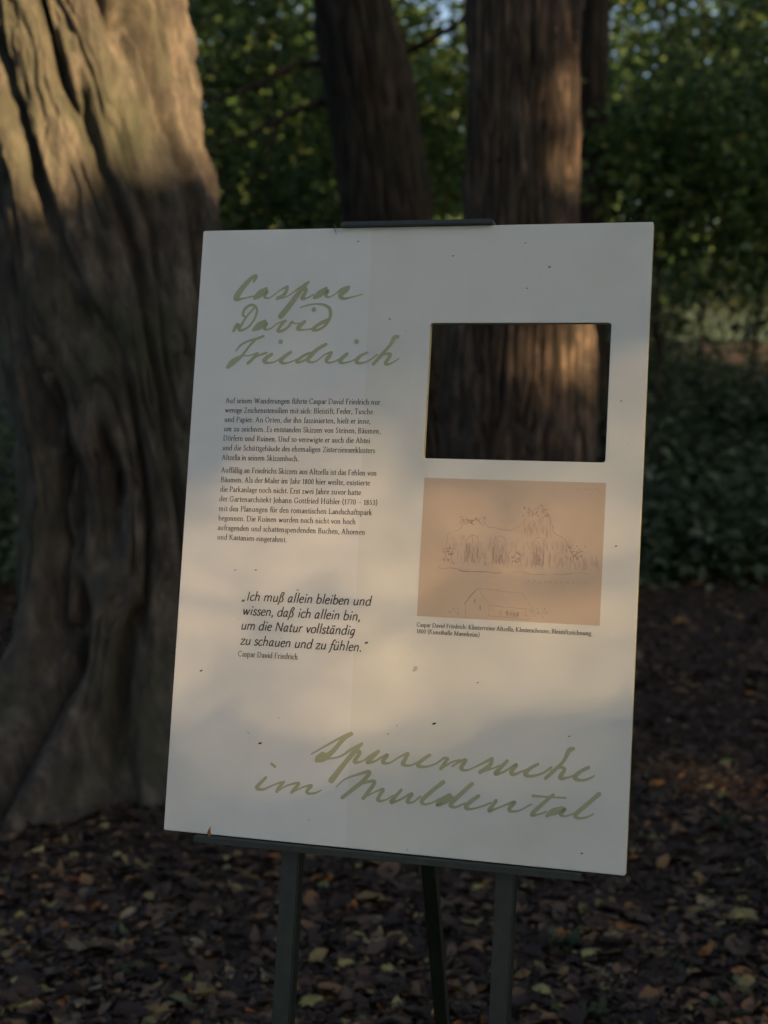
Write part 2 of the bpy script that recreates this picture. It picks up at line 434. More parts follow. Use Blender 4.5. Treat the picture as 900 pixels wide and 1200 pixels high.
def leafy_tree(name, label, base, h, rad, cz, ns, nl, leaf, seed, mat='leaf_green', group=None, cat='tree', keep=None, r0=0.05, nb=9, stem='trunk', top=None, clumps=7):
    rng = np.random.default_rng(seed)
    bx, by = base; bz = float(terrain(bx, by))
    o = np.array([bx, by, bz])
    t = empty(name, o); tag(t, label, cat, group)
    cc = o + np.array([0, 0, cz]); rad = np.array(rad)
    pv, Os = [], []
    for q in range(clumps):
        d = rng.normal(size=3); d /= np.linalg.norm(d); f = 0.0 if q == 0 else rng.uniform(0.45, 0.85)
        r_ = rad * (0.72 if q == 0 else rng.uniform(0.4, 0.62)) * (np.array([1, 1, 1.0]) if q == 0 or keep else np.array([1.1, 1.1, 0.5]))
        V, F, O = sprays(rng, cc + d * rad * f, r_, max(10, int(ns / clumps * (2 if q == 0 else 0.95))), nl, leaf * rng.uniform(0.85, 1.2), 0.1, keep, rng.uniform(0.15, 0.4), leaf * 8)
        pv.append((V, F)); Os.append(O)
    V, F = join(pv); O = np.concatenate(Os)
    link('crown', np_mesh('crown', rel(V, o), F), M[mat], t)
    ln = np.array([top[0] if top else rng.normal() * 0.15, top[1] if top else rng.normal() * 0.15, 0])
    sp = [o + ln * k + np.array([0, 0, (h * 0.95) * k]) + (rng.normal(size=3) * 0.05 * h * 0.15 if 0 < k < 1 else 0) for k in np.linspace(0, 1, 7)]
    sp[0][2] -= 0.05
    trunk = tube(sp, [r0 * (1.35 if k == 0 else 1 - 0.13 * k) for k in range(7)], 10)
    sel = O[rng.choice(len(O), min(nb, len(O)), replace=False)]
    br = branches(rng, sp[2:], sel, r0 * 0.4, 6, keep)
    V, F = join([trunk, br])
    link(stem, np_mesh(stem, rel(V, o), F, True), M['dark_bark'], t)
    return t

# crowns of the big trees (they close the canopy above the place)
def add_crown(t, c, z, centre, rad, ns, nl, leaf, seed, mat='leaf_dark', low=None):
    rng = np.random.default_rng(seed)
    o = np.array(t.location)
    V, F, O = sprays(rng, centre, rad, ns, nl, leaf, 0.2)
    link('crown', np_mesh('crown', rel(V, o), F), M[mat], t)
    st = [np.array([*[float(q) for q in c(np.array(h))], h]) for h in np.linspace(z - 1.6, z - 0.05, 5)]
    sel = O[rng.choice(len(O), 12, replace=False)]
    V, F = branches(rng, st, sel, 0.075, 8)
    link('limbs', np_mesh('limbs', rel(V, o), F, True), M['dark_bark'], t)
add_crown(t_big, big_c, 6.2, (-1.6, 5.6, 8.6), (4.6, 3.6, 3.0), 560, 14, 0.16, 101)
add_crown(t_mid, c_mid, 6.2, (1.8, 7.4, 8.8), (4.2, 3.8, 3.1), 520, 14, 0.16, 102)
add_crown(t_lean, c_lean, 6.5, (-1.8, 11.0, 9.2), (4.8, 3.6, 3.0), 420, 14, 0.17, 103)
add_crown(t_back, c_back, 7.0, (3.0, 12.5, 9.6), (4.8, 4.2, 3.1), 380, 14, 0.17, 104)
# the leaning tree's low dead side branches
def limb_px(px, Y, r, parent, c, o):
    pts = [at_depth(x, y, Y + dy) for x, y, dy in px]
    V, F = tube(pts, [r * (1 - 0.7 * k / (len(pts) - 1)) for k in range(len(pts))], 8)
    link('branch', np_mesh('branch', rel(V, o), F, True), M['black_bark'], parent)
ol = np.array(t_lean.location)
limb_px([(408, 88, 0.1), (380, 74, 0), (345, 76, -0.1), (310, 96, -0.2), (272, 112, -0.3), (240, 118, -0.35)], 9.15, 0.03, t_lean, c_lean, ol)
limb_px([(415, 128, 0.1), (375, 120, 0), (340, 132, -0.1), (318, 146, -0.15), (290, 158, -0.2), (250, 172, -0.3)], 9.15, 0.027, t_lean, c_lean, ol)
limb_px([(330, 138, -0.1), (322, 155, -0.1), (316, 180, -0.1)], 9.1, 0.018, t_lean, c_lean, ol)
limb_px([(455, 70, 0.1), (490, 55, 0), (520, 38, -0.1), (560, 10, -0.1)], 9.15, 0.03, t_lean, c_lean, ol)

G_Y = 'young trees filling the wood'
young = [  # image x, base depth, height, crown radii, crown centre z, sprays, leaf, material, label
    (300, 11.5, 4.5, (1.3, 1.1, 1.5), 2.9, 330, 0.095, 'leaf_dark', 'young dark leaved tree between the fluted trunk and the leaning tree'),
    (215, 13.5, 5.0, (1.5, 1.2, 1.9), 3.4, 330, 0.10, 'leaf_green', 'young tree with mid green leaves showing past the sunlit fluted trunk'),
    (395, 14.5, 5.2, (1.5, 1.2, 1.6), 3.0, 330, 0.10, 'leaf_green', 'young green tree behind the lower half of the leaning tree'),
    (520, 15.5, 5.6, (1.3, 1.2, 1.9), 3.6, 300, 0.10, 'leaf_green', 'young green tree seen between the leaning and the straight trunk'),
    (770, 10.8, 4.0, (0.9, 0.9, 1.2), 2.5, 260, 0.09, 'leaf_green', 'young tree with light green sprays right of the slender trunk'),
    (880, 12.0, 5.2, (1.4, 1.2, 1.7), 3.5, 330, 0.095, 'leaf_dark', 'young dark tree overhanging the lawn strip'),
    (820, 15.0, 6.0, (1.7, 1.3, 1.8), 3.7, 330, 0.10, 'leaf_green', 'taller young tree catching yellow light in front of the lawn'),
    (960, 15.5, 6.5, (1.7, 1.4, 2.2), 3.6, 330, 0.10, 'leaf_dark', 'broad dark young tree at the edge of the lawn'),
]
for k, (px, Yd, h, rad, cz, ns, lf, mt, lab) in enumerate(young):
    x = (px - 450) / FPX * Yd
    leafy_tree('young_tree', lab, (x, Yd), h, rad, cz, ns, 15, lf, 200 + k, mt, G_Y, r0=0.024)
# low shrubs
shr = [
    (770, 10.4, (0.75, 0.6, 0.5), 'low dark shrub at the edge of the leaf litter beside the sign'),
    (850, 11.0, (0.8, 0.6, 0.62), 'low rounded shrub with grey green leaves below the lawn strip'),
    (930, 10.6, (0.7, 0.6, 0.7), 'low dense shrub partly hiding the wood edge past the litter'),
    (800, 12.6, (1.0, 0.7, 0.6), 'paler low shrub just below the lawn strip'),
    (420, 12.0, (0.9, 0.7, 1.1), 'yellow green shrub at the foot of the leaning tree'),
    (500, 12.5, (0.8, 0.6, 0.9), 'small green shrub between two dark trunks'),
    (700, 12.2, (0.8, 0.6, 0.9), 'leafy shrub behind the straight furrowed trunk'),
    (-20, 9.0, (0.6, 0.5, 0.6), 'shrub beyond the far side of the fluted trunk'),
    (765, 9.3, (0.55, 0.4, 0.2), 'flat patch of low leaves creeping onto the litter beside the board'),
    (835, 9.7, (0.6, 0.45, 0.26), 'flat patch of low leaves in front of the rounded grey green shrub'),
    (905, 9.2, (0.5, 0.4, 0.2), 'small flat patch of low leaves in front of the dense shrub'),
    (760, 19.0, (1.3, 0.9, 1.0), 'bush standing before the lawn strip close to the board edge'),
    (930, 19.5, (1.4, 0.9, 1.3), 'tall bush before the lawn at the wood edge'),
    (725, 15.5, (1.0, 0.8, 1.2), 'bush filling the gap right of the slender trunk'),
]
for k, (px, Yd, rad, lab) in enumerate(shr):
    x = (px - 450) / FPX * Yd
    leafy_tree('shrub', lab, (x, Yd), rad[2] * 1.5, rad, rad[2] * 0.95, 190, 14, 0.085, 300 + k, 'leaf_green' if k in (4, 5, 3) else 'leaf_cover', 'low shrubs in the wood', 'shrub', r0=0.025, nb=14, stem='stem')
# far wood beyond the lawn: one mass
rng = np.random.default_rng(77)
parts = []
for k in range(66):
    x = rng.uniform(-24, 30); y = rng.uniform(36, 54); hh = rng.uniform(6.5, 14); g0 = float(terrain(x, y))
    V, F, O = sprays(rng, (x, y, g0 + hh * 0.5), (2.8, 2.2, hh * 0.55), 170, 11, 0.36, 0.1)
    parts.append((V, F))
for k in range(46):
    x = rng.uniform(-16, 20); y = rng.uniform(34.0, 37); g0 = float(terrain(x, y)); hh = rng.uniform(1.2, 2.6)
    V, F, O = sprays(rng, (x, y, g0 + hh * 0.6), (1.3, 1.0, hh), 70, 11, 0.22, 0.1)
    parts.append((V, F))
V, F = join(parts)
tag(link('far_wood', np_mesh('far_wood', V, F), M['leaf_green']), 'distant leafy edge of the wood beyond the lawn', 'wood', kind='stuff')

# ------------------------------------------------------------------ shade trees standing behind the photographer (gaps cut to aim the low sun at board, trunks and litter)
GAPS = []   # centre of the wanted sun patch, half width, half height, share of leaves left in the gap
def gap(P, rh, rv, left, soft=0.9): GAPS.append((np.array(P, float), rh, rv, left, soft))
gap(at_depth(530, 635, 1.83), 0.42, 0.19, 0.0, 0.6)
gap((-1.0, 4.9, 3.1), 0.9, 0.95, 0.0)
gap(at_depth(690, 388, 6.28), 0.12, 0.20, 0.0)
gap(at_depth(680, 140, 6.35), 0.09, 0.36, 0.0)
gap(ground_px(850, 885), 0.35, 0.10, 0.3, 0.6)
gap(ground_px(15, 1050), 0.2, 0.06, 0.36, 0.6)
def keep_fn(P, rng):
    k = np.ones(len(P), bool)
    for gi, (C, rh, rv, left, soft) in enumerate(GAPS):
        rg = np.random.default_rng(9000 + gi * 131 + len(P))
        d = P - C
        u = (d @ SH) / (rh + 0.13); v = (d @ SV) / (rv + 0.13)
        rho = np.sqrt(u * u + v * v)
        pk = left + (1 - left) * np.clip((rho - soft) / (1.25 - soft), 0, 1) ** 2
        k &= (d @ S < 3) | (rg.random(len(P)) < pk)
    return k
sh_lab = ['tall shade tree at the open end of the row', 'tall shade tree with the widest crown of the row', 'tall shade tree beside the widest crown', 'tall shade tree at the middle of the row',
          'tall shade tree next to the row end', 'tall shade tree closing the row', 'tall rear shade tree behind the row', 'tall shade tree last of the row']
def sun_veil(rng, C, t, rh, rv, dens, size):
    """a thin veil of small leaves added to dim the sun, denser towards its rim"""
    step = 1 / math.sqrt(dens * 2.2)
    gu, gv = np.meshgrid(np.arange(-rh, rh, step), np.arange(-rv, rv, step))
    u = gu.ravel() + rng.uniform(-.6, .6, gu.size) * step; v = gv.ravel() + rng.uniform(-.6, .6, gu.size) * step
    rho = np.sqrt((u / rh) ** 2 + (v / rv) ** 2)
    k = (rho < 1) & (rng.random(len(u)) < (0.455 + 0.545 * np.clip((rho - 0.35) / 0.4, 0, 1)))
    u, v = u[k], v[k]; n = len(u)
    P = np.array(C) + S * t + np.outer(u, SH) + np.outer(v, SV) + np.outer(rng.normal(0, .5, n), S)
    L = size * rng.uniform(.7, 1.3, n)
    return leaves_mesh(P, rng.normal(size=(n, 3)), rng.normal(size=(n, 3)), L, L * .6)
for k, s in enumerate((-12, -7.8, -4.2, -0.3, 3.0, 6.2, 9.8, 13.5)):
    c = np.array([9.5, -11.5]) + np.array([SH[0], SH[1]]) * s + np.array([0.4, -0.6]) * (k % 2) * 3
    leafy_tree('shade_tree', sh_lab[k], (c[0], c[1]), 12.5, (3.6, 3.2, 7.4), 7.6, 1500, 15, 0.27, 400 + k, 'leaf_dark', 'shade trees behind the viewpoint', keep=keep_fn, r0=0.2, nb=16)
    if k in (3, 4):        # veils of small leaves, added to dim the sun in two gaps
        rg = np.random.default_rng(500 + k)
        V, F = sun_veil(rg, GAPS[0][0], 16.5, 0.88, 0.55, 2800, 0.07) if k == 3 else sun_veil(rg, GAPS[3][0], 21, 0.35, 0.5, 700, 0.075)
        t = bpy.data.objects['shade_tree' + ('.%03d' % k)]
        link('sun_veil_leaves', np_mesh('sun_veil_leaves', rel(V, np.array(t.location)), F), M['leaf_dark'], t)['kind'] = 'stuff'

# ------------------------------------------------------------------ the information board
A_ = np.array([0.961423833, -0.275071289, 0.0]); A_ /= np.linalg.norm(A_)
B_ = np.array([-0.05594067, -0.19552275, -0.97910239]); B_ -= (A_ @ B_) * A_; B_ /= np.linalg.norm(B_)
NB = np.cross(A_, B_)                       # pointing away from the viewer
TL = np.array([-0.2437527, 2.02867298, 1.63566205])
BW, BH, BT = 0.601, 0.799, 0.010
ORG = TL + A_ * BW / 2 + B_ * BH            # bottom centre of the front face
MW = Matrix([[A_[0], NB[0], -B_[0], ORG[0]], [A_[1], NB[1], -B_[1], ORG[1]], [A_[2], NB[2], -B_[2], ORG[2]], [0, 0, 0, 1]])
def uv2l(u, v, d=0.0):
    return (u - BW / 2, -d, BH - v)         # d: towards the viewer
def px2uv(x, y):
    d = ray(x, y); s = ((TL - EYE) @ NB) / (d @ NB)
    P = EYE + d * s - TL
    return np.array([P @ A_, P @ B_])
def l2w(l): return np.array(MW @ Vector(l))

def board_mat():
    m, nt, b = new_mat('printed_white')
    tc = N(nt, 'ShaderNodeTexCoord')
    sx = N(nt, 'ShaderNodeSeparateXYZ'); nt.links.new(tc.outputs['Object'], sx.inputs[0])
    ml = N(nt, 'ShaderNodeMath', operation='MULTIPLY_ADD')      # seam of the two film widths, not quite upright
    ml.inputs[1].default_value = 0.0149; nt.links.new(sx.outputs['Z'], ml.inputs[0]); nt.links.new(sx.outputs['X'], ml.inputs[2])
    gt = N(nt, 'ShaderNodeMath', operation='GREATER_THAN'); gt.inputs[1].default_value = -0.0515
    nt.links.new(ml.outputs[0], gt.inputs[0])
    mx = N(nt, 'ShaderNodeMix', data_type='RGBA')
    mx.inputs['A'].default_value = (0.80, 0.795, 0.71, 1); mx.inputs['B'].default_value = (0.765, 0.76, 0.655, 1)
    nt.links.new(gt.outputs[0], mx.inputs['Factor'])
    n1 = N(nt, 'ShaderNodeTexNoise', Scale=55.0, Detail=2.0, Roughness=0.4)
    nt.links.new(tc.outputs['Object'], n1.inputs['Vector'])
    sp = ramp(nt, [(0.0, (0, 0, 0)), (0.755, (0, 0, 0)), (0.79, (0.55, 0.55, 0.55))], n1.outputs['Fac'])
    n2 = N(nt, 'ShaderNodeTexNoise', Scale=9.0, Detail=6.0)
    nt.links.new(tc.outputs['Object'], n2.inputs['Vector'])
    sm = ramp(nt, [(0.45, (1, 1, 1)), (0.75, (0.93, 0.925, 0.90))], n2.outputs['Fac'])
    m2 = N(nt, 'ShaderNodeMix', data_type='RGBA', blend_type='MULTIPLY'); m2.inputs['Factor'].default_value = 1
    nt.links.new(mx.outputs['Result'], m2.inputs['A']); nt.links.new(sm.outputs['Color'], m2.inputs['B'])
    m3 = N(nt, 'ShaderNodeMix', data_type='RGBA')
    nt.links.new(sp.outputs['Color'], m3.inputs['Factor']); nt.links.new(m2.outputs['Result'], m3.inputs['A'])
    m3.inputs['B'].default_value = (0.30, 0.27, 0.22, 1)
    nt.links.new(m3.outputs['Result'], b.inputs['Base Color'])
    b.inputs['Roughness'].default_value = 0.5
    b.inputs['Specular IOR Level'].default_value = 0.25
    return m
M['board'] = board_mat()
M['edge'] = plain('yellowed_edge', (0.62, 0.52, 0.24), 0.7)
M['ink'] = plain('black_ink', (0.04, 0.038, 0.036), 0.6)
M['olive'] = plain('olive_print', (0.46, 0.47, 0.265), 0.6)
M['pencil'] = plain('pencil_grey', (0.43, 0.325, 0.25), 0.7)
M['pencil_dark'] = plain('pencil_dark', (0.28, 0.215, 0.17), 0.7)

board = bpy.data.objects.new('information_board', None); col.objects.link(board)
board.matrix_world = MW
tag(board, 'white printed information board with a rectangular viewing window, leaning on the metal easel', 'sign')

def rounded(u0, v0, u1, v1, r, n=4):
    out = []
    for cx, cy, a0 in ((u1 - r, v0 + r, -90), (u1 - r, v1 - r, 0), (u0 + r, v1 - r, 90), (u0 + r, v0 + r, 180)):
        for k in range(n + 1):
            a = R_(a0 + 90 * k / n); out.append((cx + r * math.cos(a), cy + r * math.sin(a)))
    return out
def make_panel():
    W0 = (0.3232, 0.1268, 0.5545, 0.3015)
    n = 5
    outer = rounded(0, 0, BW, BH, 0.0025); inner = rounded(*W0, 0.0035)
    bev = 0.0006
    def inset(loop, c, s):
        return loop
    rings = []
    ob = rounded(bev, bev, BW - bev, BH - bev, 0.002); ib = rounded(W0[0] - bev, W0[1] - bev, W0[2] + bev, W0[3] + bev, 0.004)
    V = []
    def ring(loop, d):
        s = len(V); V.extend(uv2l(u, v, d) for u, v in loop); return list(range(s, s + len(loop)))
    r_of, r_if = ring(ob, 0), ring(ib, 0)
    r_o1, r_i1 = ring(outer, -bev), ring(inner, -bev)
    r_o2, r_i2 = ring(outer, -BT + bev), ring(inner, -BT + bev)
    r_ob, r_ib = ring(ob, -BT), ring(ib, -BT)
    F, mi = [], []
    L = len(outer)
    def bridge(a, b, m, flip=False):
        for k in range(L):
            q = (a[k], a[(k + 1) % L], b[(k + 1) % L], b[k])
            F.append(q[::-1] if flip else q); mi.append(m)
    bridge(r_of, r_if, 0); bridge(r_o1, r_of, 0); bridge(r_if, r_i1, 0)
    bridge(r_o2, r_o1, 1); bridge(r_i1, r_i2, 1)
    bridge(r_ob, r_o2, 1); bridge(r_i2, r_ib, 1); bridge(r_ib, r_ob, 0)
    me = bpy.data.meshes.new('panel'); me.from_pydata(V, [], F)
    me.materials.append(M['board']); me.materials.append(M['edge'])
    me.polygons.foreach_set('material_index', mi); me.update()
    bm = bmesh.new(); bm.from_mesh(me); bmesh.ops.recalc_face_normals(bm, faces=bm.faces); bm.to_mesh(me); bm.free()
    return link('panel', me, None, board)
panel = make_panel()

# flat print: strokes become thin ribbons just above the panel
def catmull(pts, n=5):
    P = [np.array(p, float) for p in pts]
    if len(P) == 2: return P
    out = []
    for k in range(len(P) - 1):
        p0 = P[k - 1] if k else 2 * P[0] - P[1]
        p1, p2 = P[k], P[k + 1]
        p3 = P[k + 2] if k + 2 < len(P) else 2 * P[-1] - P[-2]
        for j in range(n):
            t = j / n
            out.append(0.5 * ((2 * p1) + (p2 - p0) * t + (2 * p0 - 5 * p1 + 4 * p2 - p3) * t * t + (3 * p1 - p0 - 3 * p2 + p3) * t**3))
    out.append(P[-1])
    return out
class Print:
    def __init__(s, base=0.00025, step=0.000008): s.V, s.F, s.base, s.step, s.k = [], [], base, step, 0
    def ribbon(s, pts, caps=True):
        """pts: (u, v, width)"""
        d = s.base + s.step * (s.k % 40); s.k += 1
        P = np.array([p[:2] for p in pts]); Wd = np.array([p[2] for p in pts]) / 2
        T = np.gradient(P, axis=0); T /= np.linalg.norm(T, axis=1, keepdims=True) + 1e-12
        Nn = np.stack([-T[:, 1], T[:, 0]], 1)
        L, Rr = P + Nn * Wd[:, None], P - Nn * Wd[:, None]
        o = len(s.V)
        for a, b in zip(L, Rr): s.V += [uv2l(*a, d), uv2l(*b, d)]
        for j in range(len(P) - 1):
            q = o + 2 * j; s.F.append((q, q + 1, q + 3, q + 2))
        if caps:
            for p, t, nn, w in ((P[0], -T[0], Nn[0], Wd[0]), (P[-1], T[-1], Nn[-1], Wd[-1])):
                o = len(s.V); m = 5
                for j in range(m + 1):
                    a = math.pi * j / m
                    s.V.append(uv2l(*(p + w * (math.cos(a) * nn + math.sin(a) * t)), d))
                s.F.append(tuple(range(o, o + m + 1)))
    def dot(s, u, v, r, n=8):
        d = s.base + s.step * (s.k % 40); s.k += 1
        o = len(s.V)
        for j in range(n):
            a = 2 * math.pi * j / n; s.V.append(uv2l(u + r * math.cos(a), v + r * math.sin(a), d))
        s.F.append(tuple(range(o, o + n)))
    def build(s, name, mat, parent=None, label=None):
        me = bpy.data.meshes.new(name); me.from_pydata(s.V, [], s.F); me.update()
        bm = bmesh.new(); bm.from_mesh(me)
        for f in bm.faces:
            if f.normal.y > 0: f.normal_flip()
        bm.to_mesh(me); bm.free()
        o = link(name, me, mat, parent or board)
        if label: o['label'] = label
        return o

# ---- large brush lettering, traced as strokes (x, y, width) in enlarged crops: offset and scale
MM = 0.6 / 537.0                            # metres per photo pixel on the board
def brush(name, label, items):
    pr = Print()
    for (ox, oy, sc, strokes) in items:
        for st in strokes:
            q = []
            for x, y, w in catmull([(x, y, w) for x, y, w in st], 6):
                uv = px2uv(ox + x / sc, oy + y / sc); q.append((uv[0], uv[1], max(w, 4) / sc * MM))
            if len(st) == 1:
                pr.dot(q[0][0], q[0][1], q[0][2] / 2, 14)
            else:
                pr.ribbon(q)
    return pr.build(name, M['olive'], None, label)
A8 = 8.1818
cA, cB, cC, cD = (264, 312, A8), (320, 320, A8), (260, 380, A8), (364, 380, A8)
cE, cF, cG, cH = (360, 850, 5.0), (530, 860, 5.0), (290, 885, 4.2857), (490, 895, 4.0)
brush('heading_lettering', 'first line of olive green brush lettering', [
    (*cA, [[(272, 150, 22), (292, 112, 34), (290, 92, 36), (235, 130, 42), (160, 215, 56), (108, 295, 62), (115, 318, 40), (170, 310, 18), (222, 298, 14), (275, 285, 14)],
           [(395, 215, 32), (335, 250, 48), (285, 300, 42)], [(280, 308, 28), (335, 288, 30), (402, 238, 32), (378, 285, 34), (400, 306, 20), (445, 292, 13), (520, 235, 14), (592, 195, 26)],
           [(595, 197, 30), (588, 232, 36), (555, 282, 40), (500, 308, 36)], [(505, 308, 22), (570, 300, 14), (640, 260, 14), (700, 215, 20), (800, 150, 22)],
           [(800, 150, 20), (752, 195, 46), (690, 275, 50), (610, 385, 56), (533, 478, 60)], [(725, 215, 50), (770, 218, 44), (765, 255, 38), (738, 308, 40), (780, 306, 16), (850, 270, 14)]]),
    (*cB, [[(512, 142, 26), (445, 188, 44), (400, 232, 36)], [(395, 240, 26), (460, 215, 28), (530, 165, 28), (506, 210, 36), (530, 232, 18), (590, 205, 12), (660, 152, 22), (725, 134, 30)],
           [(725, 135, 32), (702, 165, 44), (660, 192, 52), (650, 225, 50), (682, 245, 26), (760, 230, 15), (862, 202, 10)]])])
brush('heading_lettering', 'second line of olive green brush lettering', [
    (*cA, [[(280, 398, 20), (200, 490, 22), (140, 590, 28)], [(78, 622, 26), (118, 560, 40), (135, 608, 34), (165, 612, 24), (230, 575, 22), (285, 495, 22), (304, 420, 24), (280, 378, 26), (230, 376, 28), (182, 420, 30), (172, 468, 28), (192, 485, 16)],
           [(382, 527, 32), (322, 560, 48), (275, 606, 38)], [(270, 612, 26), (340, 590, 30), (400, 545, 30), (375, 590, 38), (395, 607, 20), (440, 595, 15), (500, 550, 14), (578, 522, 26)],
           [(578, 522, 26), (540, 560, 30), (503, 620, 32), (550, 617, 30), (605, 580, 24), (640, 535, 26), (665, 548, 13), (720, 548, 14)],
           [(760, 532, 34), (712, 575, 46), (700, 603, 38), (750, 610, 18), (832, 600, 14)]]),
    (*cB, [[(340, 540, 12), (380, 535, 20)], [(518, 452, 38), (440, 492, 36), (382, 540, 34), (430, 545, 26), (500, 503, 26), (545, 430, 32), (547, 350, 36), (502, 310, 28), (430, 296, 18), (340, 306, 16), (260, 332, 13)], [(391, 350, 48)]])])
brush('heading_lettering', 'third line of olive green brush lettering', [
    (*cC, [[(135, 255, 15), (180, 202, 22), (250, 162, 22), (330, 140, 26), (398, 114, 26)], [(330, 140, 24), (270, 202, 24), (195, 298, 28), (150, 332, 50), (100, 368, 62), (56, 412, 36)], [(190, 300, 14), (260, 300, 12), (345, 276, 20)],
           [(342, 278, 24), (292, 335, 32), (250, 374, 30)], [(252, 374, 20), (330, 310, 22), (430, 272, 22)],
           [(478, 287, 34), (432, 320, 42), (408, 350, 46), (432, 370, 28), (500, 362, 16), (560, 330, 14), (600, 305, 16)], [(565, 168, 48)],
           [(660, 268, 32), (602, 310, 38), (565, 350, 44), (592, 374, 26), (650, 365, 16), (720, 335, 14)],
           [(850, 272, 24), (782, 302, 28), (718, 355, 30), (742, 365, 22), (812, 335, 22), (880, 270, 28)]]),
    (*cD, [[(148, 192, 32), (62, 242, 38), (2, 302, 42), (-26, 340, 42), (2, 365, 24), (60, 350, 14), (130, 295, 14), (192, 270, 24)],
           [(200, 272, 32), (178, 310, 40), (152, 345, 38), (172, 368, 22), (232, 355, 14), (290, 322, 14)],
           [(350, 284, 32), (302, 325, 40), (284, 356, 42), (312, 372, 22), (380, 358, 14), (430, 335, 14)], [(441, 166, 50)],
           [(548, 269, 17), (482, 300, 30), (443, 345, 42), (455, 372, 30), (520, 365, 18), (580, 335, 16), (640, 290, 18)],
           [(838, 117, 34), (800, 130, 40), (760, 202, 28), (690, 282, 34), (603, 382, 32)], [(640, 330, 16), (700, 290, 22), (765, 286, 30), (745, 330, 36), (718, 378, 32), (760, 380, 20), (850, 330, 10)]])])
brush('footer_lettering', 'upper line of olive green brush lettering along the foot of the board', [
    (*cE, [[(25, 168, 8), (100, 125, 11), (190, 76, 15), (258, 50, 26)], [(258, 50, 22), (212, 82, 24), (152, 150, 28), (98, 192, 36), (56, 204, 26)], [(60, 190, 26), (92, 168, 26), (110, 182, 26)], [(100, 196, 14), (150, 192, 11), (202, 178, 12), (260, 140, 16), (322, 107, 16)],
           [(322, 107, 14), (282, 148, 28), (222, 220, 28), (142, 322, 36)], [(278, 148, 24), (308, 160, 24), (276, 214, 22), (322, 210, 10), (362, 182, 12), (414, 152, 16)],
           [(418, 152, 18), (380, 190, 22), (352, 216, 24), (392, 212, 14), (432, 190, 12), (472, 172, 18), (442, 214, 22), (482, 220, 11), (540, 186, 10), (588, 164, 18)],
           [(592, 166, 18), (570, 205, 24), (560, 228, 22), (602, 235, 12), (650, 215, 10)],
           [(718, 174, 18), (672, 205, 22), (648, 234, 24), (692, 243, 14), (752, 225, 10), (802, 192, 14), (824, 196, 18)], [(824, 196, 18), (783, 253, 20)], [(783, 253, 14), (850, 215, 10), (895, 205, 14)]]),
    (*cF, [[(0, 190, 10), (40, 165, 12), (80, 152, 18), (52, 200, 24), (82, 213, 12), (142, 190, 10), (233, 144, 18)],
           [(235, 145, 18), (220, 185, 24), (163, 224, 22)], [(170, 222, 14), (230, 205, 10), (280, 185, 10)],
           [(322, 158, 18), (282, 200, 22), (253, 233, 24), (302, 222, 12), (378, 178, 16), (347, 222, 24), (360, 238, 18), (420, 215, 10), (445, 205, 10)],
           [(503, 176, 15), (452, 205, 20), (428, 235, 26), (462, 247, 16), (530, 230, 12), (580, 196, 14)],
           [(708, 87, 22), (684, 98, 26), (652, 160, 18), (602, 210, 20), (547, 260, 20)], [(580, 216, 10), (630, 197, 14), (658, 207, 20), (632, 258, 24), (680, 255, 12), (720, 240, 10)],
           [(798, 197, 20), (752, 220, 20), (718, 255, 26), (752, 272, 16), (802, 262, 12), (832, 245, 8)]])])
brush('footer_lettering', 'lower line of olive green brush lettering along the foot of the board', [
    (*cG, [[(93, 112, 14), (62, 143, 18), (47, 164, 20), (77, 172, 12), (130, 150, 8), (170, 135, 10)], [(121, 43, 14), (138, 57, 14)],
           [(183, 134, 14), (160, 160, 17), (147, 182, 16)], [(150, 180, 9), (200, 152, 9), (258, 140, 14), (236, 170, 18), (222, 186, 16)], [(225, 185, 9), (280, 160, 9), (323, 152, 14), (302, 175, 18), (302, 191, 14), (340, 190, 10), (372, 175, 6)],
           [(445, 160, 5), (490, 120, 8), (560, 95, 13), (614, 84, 19), (580, 130, 22), (530, 170, 20), (476, 213, 18)], [(500, 190, 8), (570, 145, 10), (638, 131, 18), (610, 180, 20), (581, 216, 18)], [(590, 210, 8), (640, 185, 8), (683, 170, 14), (665, 200, 18), (655, 227, 16), (692, 225, 8), (732, 202, 8)],
           [(773, 174, 14), (741, 210, 18), (722, 236, 20), (762, 225, 10), (828, 192, 14), (802, 233, 18), (832, 235, 10), (868, 207, 10)]]),
    (*cH, [[(118, 86, 20), (62, 130, 18), (18, 173, 20), (32, 190, 12), (72, 180, 8), (100, 163, 8)],
           [(148, 147, 18), (112, 170, 24), (88, 193, 16), (130, 180, 16), (160, 155, 14)], [(253, 94, 18), (202, 140, 20), (154, 188, 22), (172, 203, 12), (222, 185, 8)],
           [(283, 151, 16), (242, 180, 18), (224, 205, 20), (252, 212, 10), (312, 195, 8), (340, 182, 8)],
           [(365, 173, 16), (346, 200, 18), (332, 221, 16), (372, 208, 8), (422, 188, 10), (453, 180, 16), (431, 205, 18), (430, 221, 14), (472, 220, 8), (530, 190, 8)],
           [(633, 146, 14), (592, 180, 16), (543, 225, 20), (535, 242, 14), (572, 235, 8), (600, 225, 8)], [(538, 150, 13), (600, 155, 9), (692, 160, 8)],
           [(678, 206, 14), (632, 221, 22), (604, 244, 16)], [(605, 243, 10), (650, 232, 12), (690, 211, 14), (667, 238, 16), (692, 245, 8), (732, 232, 8)],
           [(848, 142, 20), (792, 190, 18), (738, 238, 20), (752, 255, 12), (792, 250, 9), (822, 235, 6)]])])

